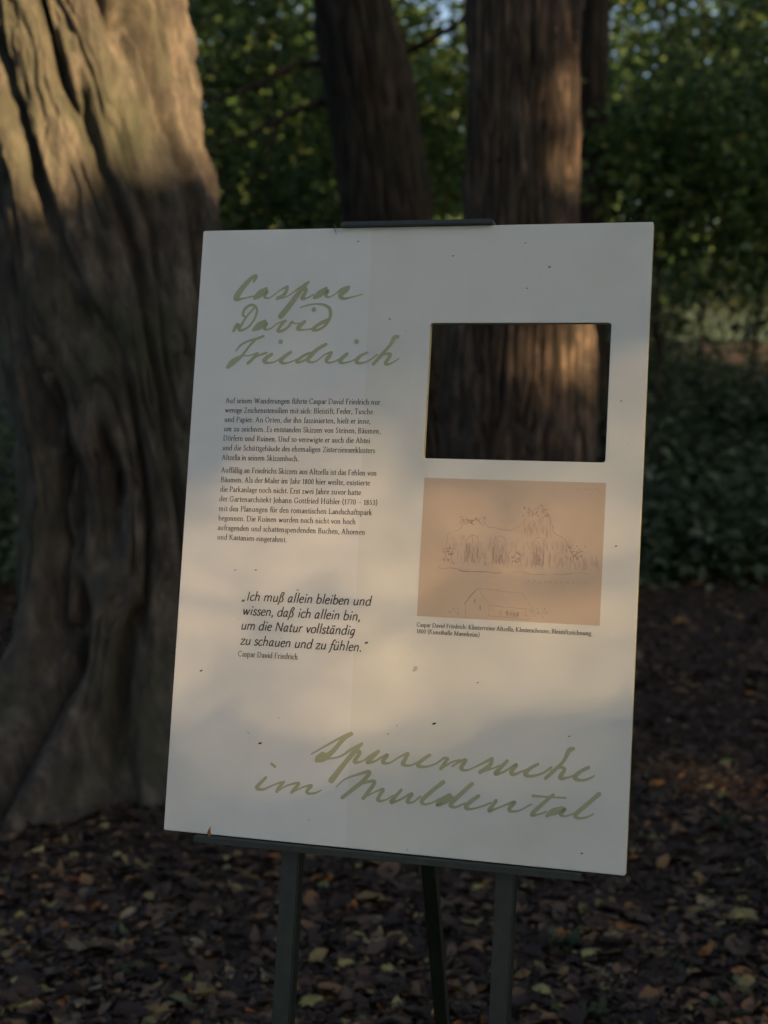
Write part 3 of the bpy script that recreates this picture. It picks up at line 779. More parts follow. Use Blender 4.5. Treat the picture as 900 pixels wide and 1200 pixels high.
# ---- small type: a pen drawn alphabet. '~' = smooth curve, '|' = stem with serifs, '-' = straight line, '.' = dot
GL = {
 'a': (.80, ['~.12,.74 .36,1 .6,.86 .63,.5', '-.63,.62 .63,.16 .74,.02 .84,.08', '~.63,.58 .3,.48 .08,.24 .24,.0 .45,.04 .63,.24']),
 'b': (.95, ['-.14,1.72 .14,.05', '-.02,1.66 .14,1.72', '~.14,.72 .42,1 .74,.84 .83,.48 .7,.12 .42,0 .14,.14']),
 'c': (.78, ['~.70,.84 .45,1 .17,.8 .08,.48 .2,.12 .46,0 .74,.2']),
 'd': (.97, ['-.78,1.72 .78,.1 .92,.04', '-.64,1.66 .78,1.72', '~.78,.78 .5,1 .18,.82 .08,.46 .2,.08 .44,0 .78,.22']),
 'e': (.80, ['-.1,.56 .70,.60', '~.70,.60 .62,.9 .4,1 .16,.8 .08,.46 .22,.1 .47,0 .74,.2']),
 'f': (.56, ['~.70,1.58 .56,1.72 .34,1.56 .28,1.2', '-.28,1.3 .28,0', '-.06,.96 .56,.96', '-.12,0 .46,0']),
 'g': (.84, ['~.4,1 .14,.86 .14,.52 .4,.38 .66,.52 .66,.86 .4,1', '-.6,.92 .84,.96', '~.3,.4 .14,.22 .34,.1 .66,.04 .78,-.22 .46,-.5 .1,-.36 .14,-.1 .32,.06']),
 'h': (1.0, ['-.16,1.72 .16,0', '-.04,1.66 .16,1.72', '-.02,0 .34,0', '~.16,.72 .46,1 .72,.84 .76,.5', '-.76,.56 .76,0', '-.6,0 .94,0']),
 'i': (.48, ['-.22,.98 .22,0', '-.06,.9 .22,.98', '-.04,0 .44,0', '..22,1.42']),
 'j': (.44, ['-.22,.98 .22,-.1', '~.22,-.1 .12,-.44 -.12,-.5', '-.06,.9 .22,.98', '..22,1.42']),
 'k': (.94, ['-.16,1.72 .16,0', '-.04,1.66 .16,1.72', '-.02,0 .34,0', '-.16,.48 .66,.98', '-.36,.58 .84,0', '-.5,.98 .8,.98', '-.66,0 .98,0']),
 'l': (.48, ['-.22,1.72 .22,0', '-.06,1.66 .22,1.72', '-.04,0 .44,0']),
 'm': (1.5, ['-.16,.98 .16,0', '-.02,.9 .16,.98', '-.02,0 .34,0', '~.16,.72 .44,1 .70,.84 .74,.5', '-.74,.56 .74,0', '-.6,0 .9,0', '~.74,.72 1.02,1 1.26,.84 1.3,.5', '-1.3,.56 1.3,0', '-1.16,0 1.48,0']),
 'n': (1.0, ['-.16,.98 .16,0', '-.02,.9 .16,.98', '-.02,0 .34,0', '~.16,.72 .46,1 .72,.84 .76,.5', '-.76,.56 .76,0', '-.6,0 .94,0']),
 'o': (.90, ['~.45,1 .18,.86 .08,.5 .18,.14 .45,0 .72,.14 .82,.5 .72,.86 .45,1']),
 'p': (.96, ['-.16,.98 .16,-.55', '-.02,.9 .16,.98', '-.02,-.55 .38,-.55', '~.16,.74 .44,1 .76,.84 .84,.5 .72,.12 .46,0 .16,.14']),
 'q': (.96, ['-.78,.98 .78,-.55', '~.78,.78 .5,1 .18,.82 .08,.46 .2,.08 .44,0 .78,.22']),
 'r': (.66, ['-.16,.98 .16,0', '-.02,.9 .16,.98', '-.02,0 .38,0', '~.16,.66 .34,.92 .5,1 .64,.9']),
 's': (.66, ['~.54,.8 .36,1 .14,.86 .16,.64 .46,.44 .58,.22 .4,0 .2,.02 .08,.22']),
 't': (.58, ['~.26,1.3 .26,.3 .36,.02 .6,.12', '-.04,.96 .58,.96']),
 'u': (1.0, ['-.18,.98 .18,.4', '~.18,.5 .22,.12 .42,0 .78,.24', '-.78,.98 .78,.04 .94,.04', '-.02,.96 .18,.98', '-.58,.96 .78,.98']),
 'v': (.88, ['-.12,.96 .46,.0', '-.46,0 .8,.96', '-.0,.96 .3,.96', '-.64,.96 .92,.96']),
 'w': (1.32, ['-.12,.96 .42,0', '-.42,0 .68,.9', '-.64,.94 .94,0', '-.94,0 1.24,.96', '-.0,.96 .3,.96', '-1.08,.96 1.36,.96']),
 'x': (.88, ['-.12,.96 .78,0', '-.74,.96 .14,0', '-.0,.96 .3,.96', '-.62,.96 .88,.96', '-.02,0 .3,0', '-.62,0 .9,0']),
 'y': (.88, ['-.12,.96 .48,.04', '-.8,.96 .3,-.5 .1,-.5', '-.0,.96 .3,.96', '-.64,.96 .92,.96']),
 'z': (.80, ['-.1,.76 .1,.96 .7,.96', '-.7,.96 .1,0', '-.1,0 .7,0 .72,.22']),
 'ß': (.98, ['-.18,0 .18,1.2', '~.18,1.2 .3,1.64 .54,1.7 .72,1.46 .58,1.14 .5,.94 .78,.66 .86,.34 .68,.04 .42,.06', '-.02,0 .32,0']),
 'A': (1.30, ['-.12,0 .64,1.58', '-.60,1.58 1.14,0', '-.32,.56 .92,.56', '-.0,0 .32,0', '-.92,0 1.32,0']),
 'B': (1.10, ['-.22,1.55 .22,0', '-.04,1.55 .5,1.55', '~.5,1.55 .84,1.4 .84,1.02 .5,.84 .22,.84', '~.5,.84 .9,.72 .98,.36 .78,.04 .5,0 .22,0', '-.04,0 .4,0']),
 'C': (1.22, ['~1.08,1.28 .86,1.52 .6,1.58 .26,1.34 .1,.8 .24,.26 .62,0 .92,.08 1.12,.34', '-1.08,1.5 1.08,1.2']),
 'D': (1.40, ['-.22,1.55 .22,0', '-.04,1.55 .6,1.55', '~.58,1.55 1.06,1.4 1.28,.84 1.1,.24 .66,0 .22,0', '-.04,0 .4,0']),
 'E': (1.05, ['-.22,1.55 .22,0', '-.04,1.55 .9,1.55 .92,1.3', '-.22,.84 .72,.84', '-.04,0 .92,0 .98,.3']),
 'F': (1.0, ['-.22,1.55 .22,0', '-.04,1.55 .88,1.55 .9,1.28', '-.22,.84 .7,.84', '-.04,0 .44,0']),
 'G': (1.36, ['~1.1,1.3 .88,1.52 .6,1.58 .26,1.34 .1,.8 .24,.26 .62,0 .92,.06 1.14,.2', '-1.14,.64 1.14,.12', '-.9,.64 1.32,.64', '-1.1,1.5 1.1,1.22']),
 'H': (1.44, ['-.24,1.55 .24,0', '-1.16,1.55 1.16,0', '-.24,.82 1.16,.82', '-.04,1.55 .44,1.55', '-.04,0 .44,0', '-.96,1.55 1.36,1.55', '-.96,0 1.36,0']),
 'I': (.62, ['-.3,1.55 .3,0', '-.08,1.55 .52,1.55', '-.08,0 .52,0']),
 'J': (.62, ['-.34,1.55 .34,.1', '~.34,.2 .26,-.2 .02,-.34', '-.14,1.55 .54,1.55']),
 'K': (1.3, ['-.22,1.55 .22,0', '-.22,.78 1.0,1.55', '-.4,.9 1.14,0', '-.04,1.55 .42,1.55', '-.04,0 .42,0', '-.8,1.55 1.18,1.55', '-.92,0 1.3,0']),
 'L': (1.04, ['-.22,1.55 .22,0', '-.04,1.55 .44,1.55', '-.04,0 .94,0 1.0,.34']),
 'M': (1.66, ['-.24,1.55 .18,0', '-.24,1.55 .82,.06', '-.82,.06 1.42,1.55', '-1.42,1.55 1.48,0', '-.04,1.55 .3,1.55', '-.0,0 .38,0', '-1.26,0 1.66,0', '-1.38,1.55 1.62,1.55']),
 'N': (1.44, ['-.22,1.55 .22,0', '-.2,1.55 1.2,.02', '-1.2,1.55 1.2,0', '-.02,1.55 .26,1.55', '-.04,0 .4,0', '-1.04,1.55 1.38,1.55']),
 'O': (1.44, ['~.72,1.58 .3,1.36 .1,.78 .3,.2 .72,0 1.14,.2 1.34,.78 1.14,1.36 .72,1.58']),
 'P': (1.04, ['-.22,1.55 .22,0', '-.04,1.55 .5,1.55', '~.48,1.55 .88,1.42 .92,1.04 .64,.74 .34,.76', '-.04,0 .44,0']),
 'R': (1.18, ['-.22,1.55 .22,0', '-.04,1.55 .5,1.55', '~.48,1.55 .86,1.42 .88,1.06 .6,.82 .22,.82', '-.52,.82 1.12,0', '-.04,0 .44,0', '-.98,0 1.26,0']),
 'S': (.92, ['~.76,1.3 .6,1.54 .36,1.56 .14,1.28 .34,.92 .7,.64 .8,.28 .56,.02 .28,.04 .12,.36']),
 'T': (1.16, ['-.58,1.55 .58,0', '-.06,1.28 .08,1.55 1.08,1.55 1.1,1.28', '-.38,0 .78,0']),
 'U': (1.38, ['-.24,1.55 .24,.5', '~.24,.6 .34,.12 .7,0 1.04,.14 1.14,.6', '-1.14,.5 1.14,1.55', '-.04,1.55 .44,1.55', '-.96,1.55 1.32,1.55']),
 'W': (1.86, ['-.14,1.55 .6,0', '-.6,0 .96,1.5', '-.9,1.55 1.34,0', '-1.34,0 1.74,1.55', '-.0,1.55 .34,1.55', '-1.56,1.55 1.9,1.55']),
 'Z': (1.1, ['-.1,1.26 .14,1.55 .98,1.55', '-.98,1.55 .1,0', '-.1,0 .98,0 1.04,.32']),
 '0': (.90, ['~.45,1.42 .18,1.2 .1,.7 .18,.2 .45,0 .72,.2 .8,.7 .72,1.2 .45,1.42']),
 '1': (.70, ['-.14,1.24 .4,1.42', '-.4,1.42 .4,0', '-.16,0 .62,0']),
 '3': (.84, ['~.14,1.2 .38,1.42 .64,1.26 .6,.92 .36,.76', '~.36,.76 .68,.64 .72,.26 .46,0 .12,.1']),
 '5': (.84, ['-.68,1.42 .28,1.42 .22,.84', '~.22,.82 .52,.82 .72,.5 .56,.1 .12,.02']),
 '7': (.84, ['-.08,1.2 .1,1.42 .74,1.42', '-.74,1.42 .3,0']),
 '8': (.88, ['~.44,1.42 .2,1.26 .24,.94 .44,.76 .7,.5 .72,.16 .44,0 .16,.16 .18,.5 .44,.76 .64,.96 .66,1.26 .44,1.42']),
 '.': (.42, ['..2,.07']), ',': (.42, ['..2,.07', '~.22,.08 .22,-.1 .1,-.26']), ':': (.46, ['..22,.07', '..22,.84']),
 '(': (.56, ['~.46,1.72 .2,1.2 .16,.6 .24,.1 .46,-.36']), ')': (.56, ['~.1,1.72 .36,1.2 .4,.6 .32,.1 .1,-.36']),
 '–': (.94, ['-.06,.56 .88,.56']), '„': (.74, ['-.26,.14 .14,-.24', '-.52,.14 .40,-.24']), '“': (.74, ['-.34,1.72 .22,1.36', '-.60,1.72 .48,1.36']),
 ' ': (.52, []),
}
for ch, b in (('ä', 'a'), ('ö', 'o'), ('ü', 'u')):
    w, st = GL[b]; m = w / 2 - 0.02
    GL[ch] = (w, st + ['.%.2f,1.36' % (m - .2), '.%.2f,1.36' % (m + .2)])
HAND = dict(GL)      # handwriting: the same letters without serifs
def noserif(ch):
    w, st = GL[ch]; out = []
    for s in st:
        p = [tuple(map(float, q.split(','))) for q in s[1:].split()]
        if s[0] == '-' and len(p) == 2 and ch not in 'zZTLEF–AHfteß„“' and (abs(p[0][1] - p[1][1]) < 0.1 and abs(p[0][0] - p[1][0]) < 0.5): continue
        out.append(s)
    return (w * 0.92, out)
for ch in list(GL): HAND[ch] = noserif(ch)
HAND['a'] = (.86, ['~.66,.86 .44,1 .18,.78 .1,.36 .24,.02 .5,.16 .68,.6', '-.70,.96 .62,.2 .72,.02 .86,.12'])
HAND['ä'] = (.86, HAND['a'][1] + ['.0.32,1.36', '.0.66,1.36'])
HAND['f'] = (.5, ['~.72,1.62 .5,1.72 .34,1.4 .24,.4 .14,-.3 -.06,-.5', '-.06,.9 .56,.94'])
HAND['g'] = (.86, ['~.66,.86 .44,1 .18,.78 .1,.36 .24,.04 .5,.16 .68,.6', '~.70,.96 .64,.0 .48,-.44 .12,-.5'])
HAND['ß'] = (.9, ['~.04,-.5 .16,.0 .22,1.2 .4,1.66 .68,1.56 .62,1.2 .46,.96 .7,.62 .74,.2 .5,.0 .34,.08'])
HAND['t'] = (.56, ['~.28,1.4 .22,.3 .32,.02 .56,.14', '-.02,.94 .56,.98'])

def typeset(pr, text, p0, p1, xh, glyphs, thick, thin, slant=0.0, sq=0.86):
    a, b = px2uv(*p0), px2uv(*p1)
    d = b - a; L = np.linalg.norm(d); d /= L
    dn = np.array([d[1], -d[0]])            # up on the board
    tw = sum(glyphs[c][0] for c in text) - 0.06
    sx = L / tw
    x = 0.0
    for c in text:
        w, st = glyphs[c]
        for s in st:
            P = [tuple(map(float, q.split(','))) for q in s[1:].split()]
            def put(q): return a + d * (x + (q[0] + slant * q[1]) * sq + 0.06) * sx + dn * q[1] * xh
            if s[0] == '.':
                q = put(P[0]); pr.dot(q[0], q[1], thick * xh * 0.62, 7); continue
            if s[0] == '~': P = [tuple(q) for q in catmull(P, 3)]
            Q = [put(q) for q in P]
            out = []
            for k, q in enumerate(Q):
                t = Q[min(k + 1, len(Q) - 1)] - Q[max(k - 1, 0)]
                t = t / (np.linalg.norm(t) + 1e-12)
                v = abs(t @ dn) ; 
                v = v * (0.62 if (t @ d) * (t @ dn) > 0.12 else 1.0)    # upstrokes are thinner: the pen is held slanted
                out.append((q[0], q[1], (thin + (thick - thin) * v) * xh))
            e = np.array(out[1][:2]) - np.array(out[0][:2]); 
            pr.ribbon(out, False)
        x += w
def lines(name, label, data, ox, oy, sc, xh, glyphs=GL, thick=0.2, thin=0.1, slant=0.0, sq=0.86):
    for t, (x0, y0), (x1, y1) in data:
        pr = Print()
        typeset(pr, t, (ox + x0 / sc, oy + y0 / sc), (ox + x1 / sc, oy + y1 / sc), xh, glyphs, thick, thin, slant, sq)
        pr.build(name, M['ink'])
c2, c3, c5 = (240, 450, 3.913), (250, 670, 4.0909), (470, 545, 3.4615)
lines('body_text_line', 'upper paragraph of small black serif text', [
    ('Auf seinen Wanderungen führte Caspar David Friedrich nur', (95, 87), (804, 94)),
    ('wenige Zeichenutensilien mit sich: Bleistift, Feder, Tusche', (92, 130), (771, 138)),
    ('und Papier. An Orten, die ihn faszinierten, hielt er inne,', (90, 173), (760, 182)),
    ('um zu zeichnen. Es entstanden Skizzen von Steinen, Bäumen,', (87, 216), (806, 227)),
    ('Dörfern und Ruinen. Und so verewigte er auch die Abtei', (84, 259), (757, 271)),
    ('und die Schüttgebäude des ehemaligen Zisterzienserklosters', (81, 303), (780, 316)),
    ('Altzella in seinem Skizzenbuch.', (78, 347), (430, 354))], *c2, 0.0043)
lines('body_text_line', 'lower paragraph of small black serif text', [
    ('Auffällig an Friedrichs Skizzen aus Altzella ist das Fehlen von', (75, 405), (788, 420)),
    ('Bäumen. Als der Maler im Jahr 1800 hier weilte, existierte', (73, 449), (757, 465)),
    ('die Parkanlage noch nicht. Erst zwei Jahre zuvor hatte', (70, 493), (716, 509)),
    ('der Gartenarchitekt Johann Gottfried Hübler (1770 – 1853)', (66, 537), (791, 555)),
    ('mit den Planungen für den romantischen Landschaftspark', (64, 581), (767, 601)),
    ('begonnen. Die Ruinen wurden noch nicht von hoch', (62, 625), (692, 643)),
    ('aufragenden und schattenspendenden Buchen, Ahornen', (59, 669), (735, 691)),
    ('und Kastanien eingerahmt.', (57, 712), (376, 725))], *c2, 0.0043)
lines('quotation_line', 'four lines of slanted black handwriting style text', [
    ('„Ich muß allein bleiben und', (133, 137), (752, 163)),
    ('wissen, daß ich allein bin,', (135, 205), (702, 235)),
    ('um die Natur vollständig', (129, 276), (677, 304)),
    ('zu schauen und zu fühlen.“', (126, 348), (730, 384))], *c3, 0.0075, HAND, 0.225, 0.14, 0.2)
lines('quotation_credit', 'single line of small black serif text under the quotation', [('Caspar David Friedrich', (118, 405), (405, 421))], *c3, 0.0045)
lines('caption_line', 'two small caption lines under the tan picture', [
    ('Caspar David Friedrich: Klosterruine Altzella, Klosterscheune, Bleistiftzeichnung,', (63, 655), (775, 691)),
    ('1800 (Kunsthalle Mannheim)', (62, 681), (318, 697))], *c5, 0.0034)

# ---- the tan picture with a plain generic pencil drawing of a ruined wall and a barn
def paper_mat():
    m, nt, b = new_mat('tan_paper')
    tc = N(nt, 'ShaderNodeTexCoord')
    n1 = N(nt, 'ShaderNodeTexNoise', Scale=14.0, Detail=7.0)
    nt.links.new(tc.outputs['Object'], n1.inputs['Vector'])
    r = ramp(nt, [(0.3, (0.57, 0.445, 0.315)), (0.7, (0.635, 0.51, 0.37))], n1.outputs['Fac'])
    nt.links.new(r.outputs['Color'], b.inputs['Base Color'])
    b.inputs['Roughness'].default_value = 0.6; b.inputs['Specular IOR Level'].default_value = 0.2
    return m
M['paper'] = paper_mat()
PU0, PV0, PU1, PV1 = 0.3262, 0.3266, 0.5568, 0.5022
pr = Print(0.00022)
o = len(pr.V)
pr.V += [uv2l(PU0, PV0, .00022), uv2l(PU1, PV0, .00022), uv2l(PU1, PV1, .00022), uv2l(PU0, PV1, .00022)]; pr.F.append((0, 1, 2, 3))
pic = pr.build('picture_print', M['paper'], None, 'tan paper print with a faint pencil drawing')
rnd = random.Random(5)
def sketch():
    pr, pd = Print(0.00045, 0.000004), Print(0.0006, 0.000004)
    Wp, Hp = PU1 - PU0, PV1 - PV0
    def ln(p, q, w=0.0005, wob=0.004, dark=False):
        n = max(3, int(math.hypot(q[0] - p[0], q[1] - p[1]) * 30))
        pts = []
        for k in range(n + 1):
            t = k / n
            pts.append((PU0 + Wp * (p[0] + (q[0] - p[0]) * t + rnd.gauss(0, wob * 0.5)), PV0 + Hp * (p[1] + (q[1] - p[1]) * t + rnd.gauss(0, wob * 0.5)), w * rnd.uniform(0.5, 1.2)))
        (pd if dark else pr).ribbon(pts, False)
    def hatch(x0, y0, x1, y1, n, w=0.0003):
        for k in range(n):
            x = rnd.uniform(x0, x1); y = rnd.uniform(y0, y1 - 0.02); ln((x, y), (x + rnd.uniform(-.006, .006), min(y1, y + rnd.uniform(.02, .07))), w, .003)
    def scrib(x0, y0, x1, y1, n, dark=True):
        for k in range(n):
            x = rnd.uniform(x0, x1); y = rnd.uniform(y0, y1); ln((x, y), (x + rnd.gauss(0, .010), y + rnd.gauss(0, .010)), 0.0006, .004, dark)
    # a broken wall with two round arches, a stump of a gable, bushes and a hut: an invented study
    prof = [(.14, .60), (.15, .40), (.21, .37), (.24, .30), (.33, .28), (.37, .34), (.50, .36), (.56, .31), (.60, .22), (.66, .17), (.70, .24), (.73, .36), (.80, .41), (.84, .52), (.86, .62)]
    for p, q in zip(prof[:-1], prof[1:]): ln(p, q, .0006)
    for x, w in ((.29, .035), (.44, .035), (.655, .028)):
        for s in (-w, w): ln((x + s, .46), (x + s, .60))
        for k in range(8):
            a0, a1 = math.pi * k / 8, math.pi * (k + 1) / 8
            ln((x + w * math.cos(a0), .46 - .06 * math.sin(a0)), (x + w * math.cos(a1), .46 - .06 * math.sin(a1)), .0006)
        hatch(x - w, .45, x + w, .60, 34, .00042)
    scrib(.20, .27, .35, .33, 26); scrib(.56, .18, .70, .27, 24); scrib(.80, .44, .90, .54, 22); scrib(.12, .50, .18, .60, 20); scrib(.50, .50, .55, .58, 16)
    hatch(.16, .40, .84, .62, 190); hatch(.57, .24, .72, .40, 40); hatch(.86, .50, .98, .62, 30)
    ln((.10, .645), (.28, .652), .0006, .006); ln((.22, .66), (.46, .665), .0007, .006, True); ln((.52, .65), (.70, .668), .0005, .006); ln((.74, .655), (.93, .64), .0005, .006)
    for k in range(11): ln((.60 + .03 * k, .72 + rnd.uniform(-.01, .01)), (.615 + .03 * k, .71 + rnd.uniform(-.012, .012)), .0006)
    for k in range(7): ln((.84 + .02 * k, .05 + rnd.uniform(-.01, .01)), (.85 + .02 * k, .055 + rnd.uniform(-.012, .012)), .0005)
    ln((.26, .90), (.33, .78), .0007, .003, True); ln((.33, .78), (.41, .90)); ln((.33, .78), (.58, .80)); ln((.58, .80), (.64, .91)); ln((.27, .90), (.27, .97)); ln((.40, .90), (.40, .975)); ln((.40, .975), (.63, .98)); ln((.63, .91), (.63, .98)); ln((.41, .90), (.64, .91))
    for x, y in ((.32, .86), (.35, .90), (.50, .93), (.56, .935)): ln((x, y), (x, y + .03), .0008, .002, True)
    hatch(.42, .91, .62, .97, 30); scrib(.64, .90, .72, .97, 16, False); scrib(.17, .92, .25, .97, 12, False)
    tag(pr.build('pencil_drawing', M['pencil'], pic), kind='stuff'); tag(pd.build('pencil_drawing', M['pencil_dark'], pic), kind='stuff')
sketch()
for x, y, r in ((509, 848, 1.9), (305, 871, 1.8), (644, 313, 1.3), (618, 338, .9), (531, 300, 1.0), (457, 374, 1.0), (300, 668, 1.0), (276, 668, .8), (667, 863, 1.0), (728, 470, .9), (722, 640, 1.0), (236, 786, 1.4), (420, 283, 1.0), (682, 1000, 1.1), (616, 285, .8), (455, 860, .8), (560, 800, .9)):
    pr = Print(0.0007); uv = px2uv(x, y); rr_ = r * MM
    pr.ribbon([(uv[0] - rr_, uv[1] + rr_ * .3, rr_ * .7), (uv[0], uv[1], rr_ * 1.3), (uv[0] + rr_, uv[1] - rr_ * .4, rr_ * .6)])
    pr.build('dirt_speck', M['ink'])

# ------------------------------------------------------------------ the easel
def paint_mat():
    m, nt, b = new_mat('dark_green_paint')
    tc = N(nt, 'ShaderNodeTexCoord')
    n1 = N(nt, 'ShaderNodeTexNoise', Scale=60.0, Detail=6.0)
    nt.links.new(tc.outputs['Object'], n1.inputs['Vector'])
    r = ramp(nt, [(0.35, (0.013, 0.018, 0.011)), (0.6, (0.02, 0.027, 0.017)), (0.74, (0.03, 0.036, 0.025)), (0.8, (0.12, 0.12, 0.105))], n1.outputs['Fac'])
    nt.links.new(r.outputs['Color'], b.inputs['Base Color'])
    b.inputs['Roughness'].default_value = 0.45
    bp = N(nt, 'ShaderNodeBump', Strength=0.15, Distance=0.001)
    nt.links.new(n1.outputs['Fac'], bp.inputs['Height']); nt.links.new(bp.outputs[0], b.inputs['Normal'])
    return m
M['paint'] = paint_mat()
easel = bpy.data.objects.new('display_easel', None); col.objects.link(easel)
easel.location = (ORG[0] + 0.02, ORG[1] - 0.1, 0)
tag(easel, 'dark green metal easel with two front legs and one rear leg holding the board', 'easel')
EO = np.array(easel.location)
def bar(name, p, q, wa, wb, side, bev=0.0018):
    """box bar from p to q (world), widths along 'side' and across"""
    p, q = np.array(p, float), np.array(q, float)
    d = q - p; L = np.linalg.norm(d); d /= L
    s = np.array(side, float); s -= (s @ d) * d; s /= np.linalg.norm(s)
    t = np.cross(d, s)
    bm = bmesh.new(); bmesh.ops.create_cube(bm, size=1)
    for v in bm.verts:
        c = v.co; w = p + d * (c.z + .5) * L + s * c.x * wa + t * c.y * wb
        v.co = Vector(w - EO)
    bmesh.ops.recalc_face_normals(bm, faces=bm.faces)
    bmesh.ops.bevel(bm, geom=bm.edges[:] , offset=bev, segments=2, affect='EDGES')
    me = bpy.data.meshes.new(name); bm.to_mesh(me); bm.free()
    me.polygons.foreach_set('use_smooth', np.zeros(len(me.polygons), bool))
    return link(name, me, M['paint'], easel)
def lw(u, v, d): return l2w(uv2l(u, v, d))
TUBE = 0.024
for u in (0.172, 0.4525):
    top = lw(u, 0.50, -BT - 0.004 - TUBE / 2)
    dirn = B_
    z_end = 0.0
    for _ in range(4):
        s = (z_end - 0.004 - top[2]) / dirn[2]; foot = top + dirn * s; z_end = float(terrain(foot[0], foot[1])) - 0.012
    lg = bar('leg', top, foot, TUBE, TUBE, A_)
    V, F = tube([foot - dirn * 0.035 - EO, foot + dirn * 0.003 - EO], [0.0185, 0.0185], 16)
# cross bars, mast, top clamp, ledge
bar('crossbar', lw(0.150, 0.52, -BT - 0.004 - TUBE - 0.010), lw(0.474, 0.52, -BT - 0.004 - TUBE - 0.010), TUBE, 0.02, B_)
bar('crossbar', lw(0.150, 0.775, -BT - 0.004 - TUBE - 0.010), lw(0.474, 0.775, -BT - 0.004 - TUBE - 0.010), TUBE, 0.02, B_)
bar('mast', lw(0.296, 0.79, -BT - 0.004 - 0.009), lw(0.296, -0.002, -BT - 0.004 - 0.009), 0.016, 0.018, A_)
bar('top_clamp', lw(0.196, -0.0036, -0.006), lw(0.3985, -0.0036, -0.006), 0.0066, 0.026, B_, 0.001)
ledge = bar('ledge', lw(0.0487, 0.8025, -0.004), lw(0.550, 0.8025, -0.004), 0.0042, 0.034, B_, 0.0008)
bar('ledge_lip', lw(0.0487, 0.8045, 0.0145), lw(0.550, 0.8045, 0.0145), 0.0072, 0.003, B_, 0.0006)
hinge = lw(0.297, 0.50, -BT - 0.004 - TUBE - 0.03)
foot = np.array([0.128, 2.52, 0.0]); foot[2] = float(terrain(foot[0], foot[1])) - 0.012
bar('rear_leg', hinge + (hinge - foot) / np.linalg.norm(hinge - foot) * 0.05, foot, 0.021, 0.021, A_)

# little bits caught on the frame
def leaf_outline(kind):
    if kind == 'maple':
        pts = [(0, -.02), (.10, .05), (.34, .0), (.30, .16), (.52, .34), (.36, .40), (.42, .62), (.22, .56), (.16, .70), (0, 1.0)]
    elif kind == 'oval':
        pts = [(0, 0), (.16, .10), (.29, .28), (.33, .48), (.27, .70), (.14, .90), (0, 1.05)]
    elif kind == 'beech':
        pts = [(0, 0), (.20, .12), (.32, .32), (.30, .38), (.34, .5), (.26, .68), (.24, .74), (.10, .92), (0, 1.02)]
    else:
        pts = [(0, 0), (.12, .18), (.2, .5), (.13, .8), (0, 1.1)]
    return pts
def leaf_mesh(kind, curl, seed):
    rn = random.Random(seed); pts = leaf_outline(kind)
    V, F = [], []
    n = len(pts)
    cu, fold, tw = curl * rn.uniform(.6, 1.3), rn.uniform(.1, .5) * (1 if curl > 0 else -1), rn.uniform(-.4, .4)
    def bend(x, y):
        z = cu * ((y - .5) ** 2 - .1) * 0.9 + abs(x) * fold + tw * x * (y - .5) + rn.uniform(-.015, .015)
        return (x, y - .5, z)
    spine = []
    for x, y in pts: spine.append(len(V)); V.append(bend(0, min(y, 1.0) if x else y))
    for sgn in (-1, 1):
        e = [spine[0]]
        for x, y in pts[1:-1]: e.append(len(V)); V.append(bend(sgn * x * rn.uniform(.9, 1.1), y))
        e.append(spine[-1])
        for k in range(n - 1):
            q = [spine[k], spine[k + 1], e[k + 1], e[k]]
            u = []
            for w in q:
                if w not in u: u.append(w)
            if len(u) >= 3: F.append(tuple(u if sgn < 0 else u[::-1]))
    # stalk
    s = len(V); w = .018
    y0 = -.5
    z0 = V[spine[0]][2]
    V += [(-w, y0, z0), (w, y0, z0), (w * .6, y0 - .32, z0 + rn.uniform(0, .12)), (-w * .6, y0 - .32, z0 + rn.uniform(0, .12))]
    F.append((s, s + 1, s + 2, s + 3))
    me = bpy.data.meshes.new('fallen_leaf'); me.from_pydata(V, [], F); me.update()
    me.polygons.foreach_set('use_smooth', np.ones(len(me.polygons), bool))
    zmin = min(v.co.z for v in me.vertices)
    for v in me.vertices: v.co.z -= zmin
    return me
def put_leaf(me, P, size, yaw, tilt=(0, 0), parent=None, name='fallen_leaf'):
    o = bpy.data.objects.new(name, me); col.objects.link(o)
    if parent: o.parent = parent
    o.location = P; o.rotation_euler = (tilt[0], tilt[1], yaw); o.scale = (size, size, size)
    return o
LM = {}
for kind in ('maple', 'oval', 'beech', 'narrow'):
    for mt in ('fallen_brown', 'fallen_orange', 'fallen_yellow', 'fallen_tan', 'fallen_green'):
        for v, cu in enumerate((0.5, -0.6, 1.1)):
            me = leaf_mesh(kind, cu, hash((len(kind), v)) % 997 + v * 7); me.materials.append(M[mt]); LM[kind, mt, v] = me
# leaf caught on the ledge, scrap at the clamp
b1 = put_leaf(LM['narrow', 'fallen_orange', 2], lw(0.066, 0.7965, 0.006), 0.014, 0.7, (1.2, 0.3), None, 'dry_leaf')
tag(b1, 'tiny curled reddish brown leaf caught on the easel ledge under the board', 'leaf')
b2 = put_leaf(LM['oval', 'fallen_brown', 0], lw(0.186, 0.0005, 0.0008), 0.011, 1.1, (1.35, 0.2), None, 'dry_leaf')
tag(b2, 'tiny brown leaf scrap stuck at the board top beside the clamp', 'leaf')

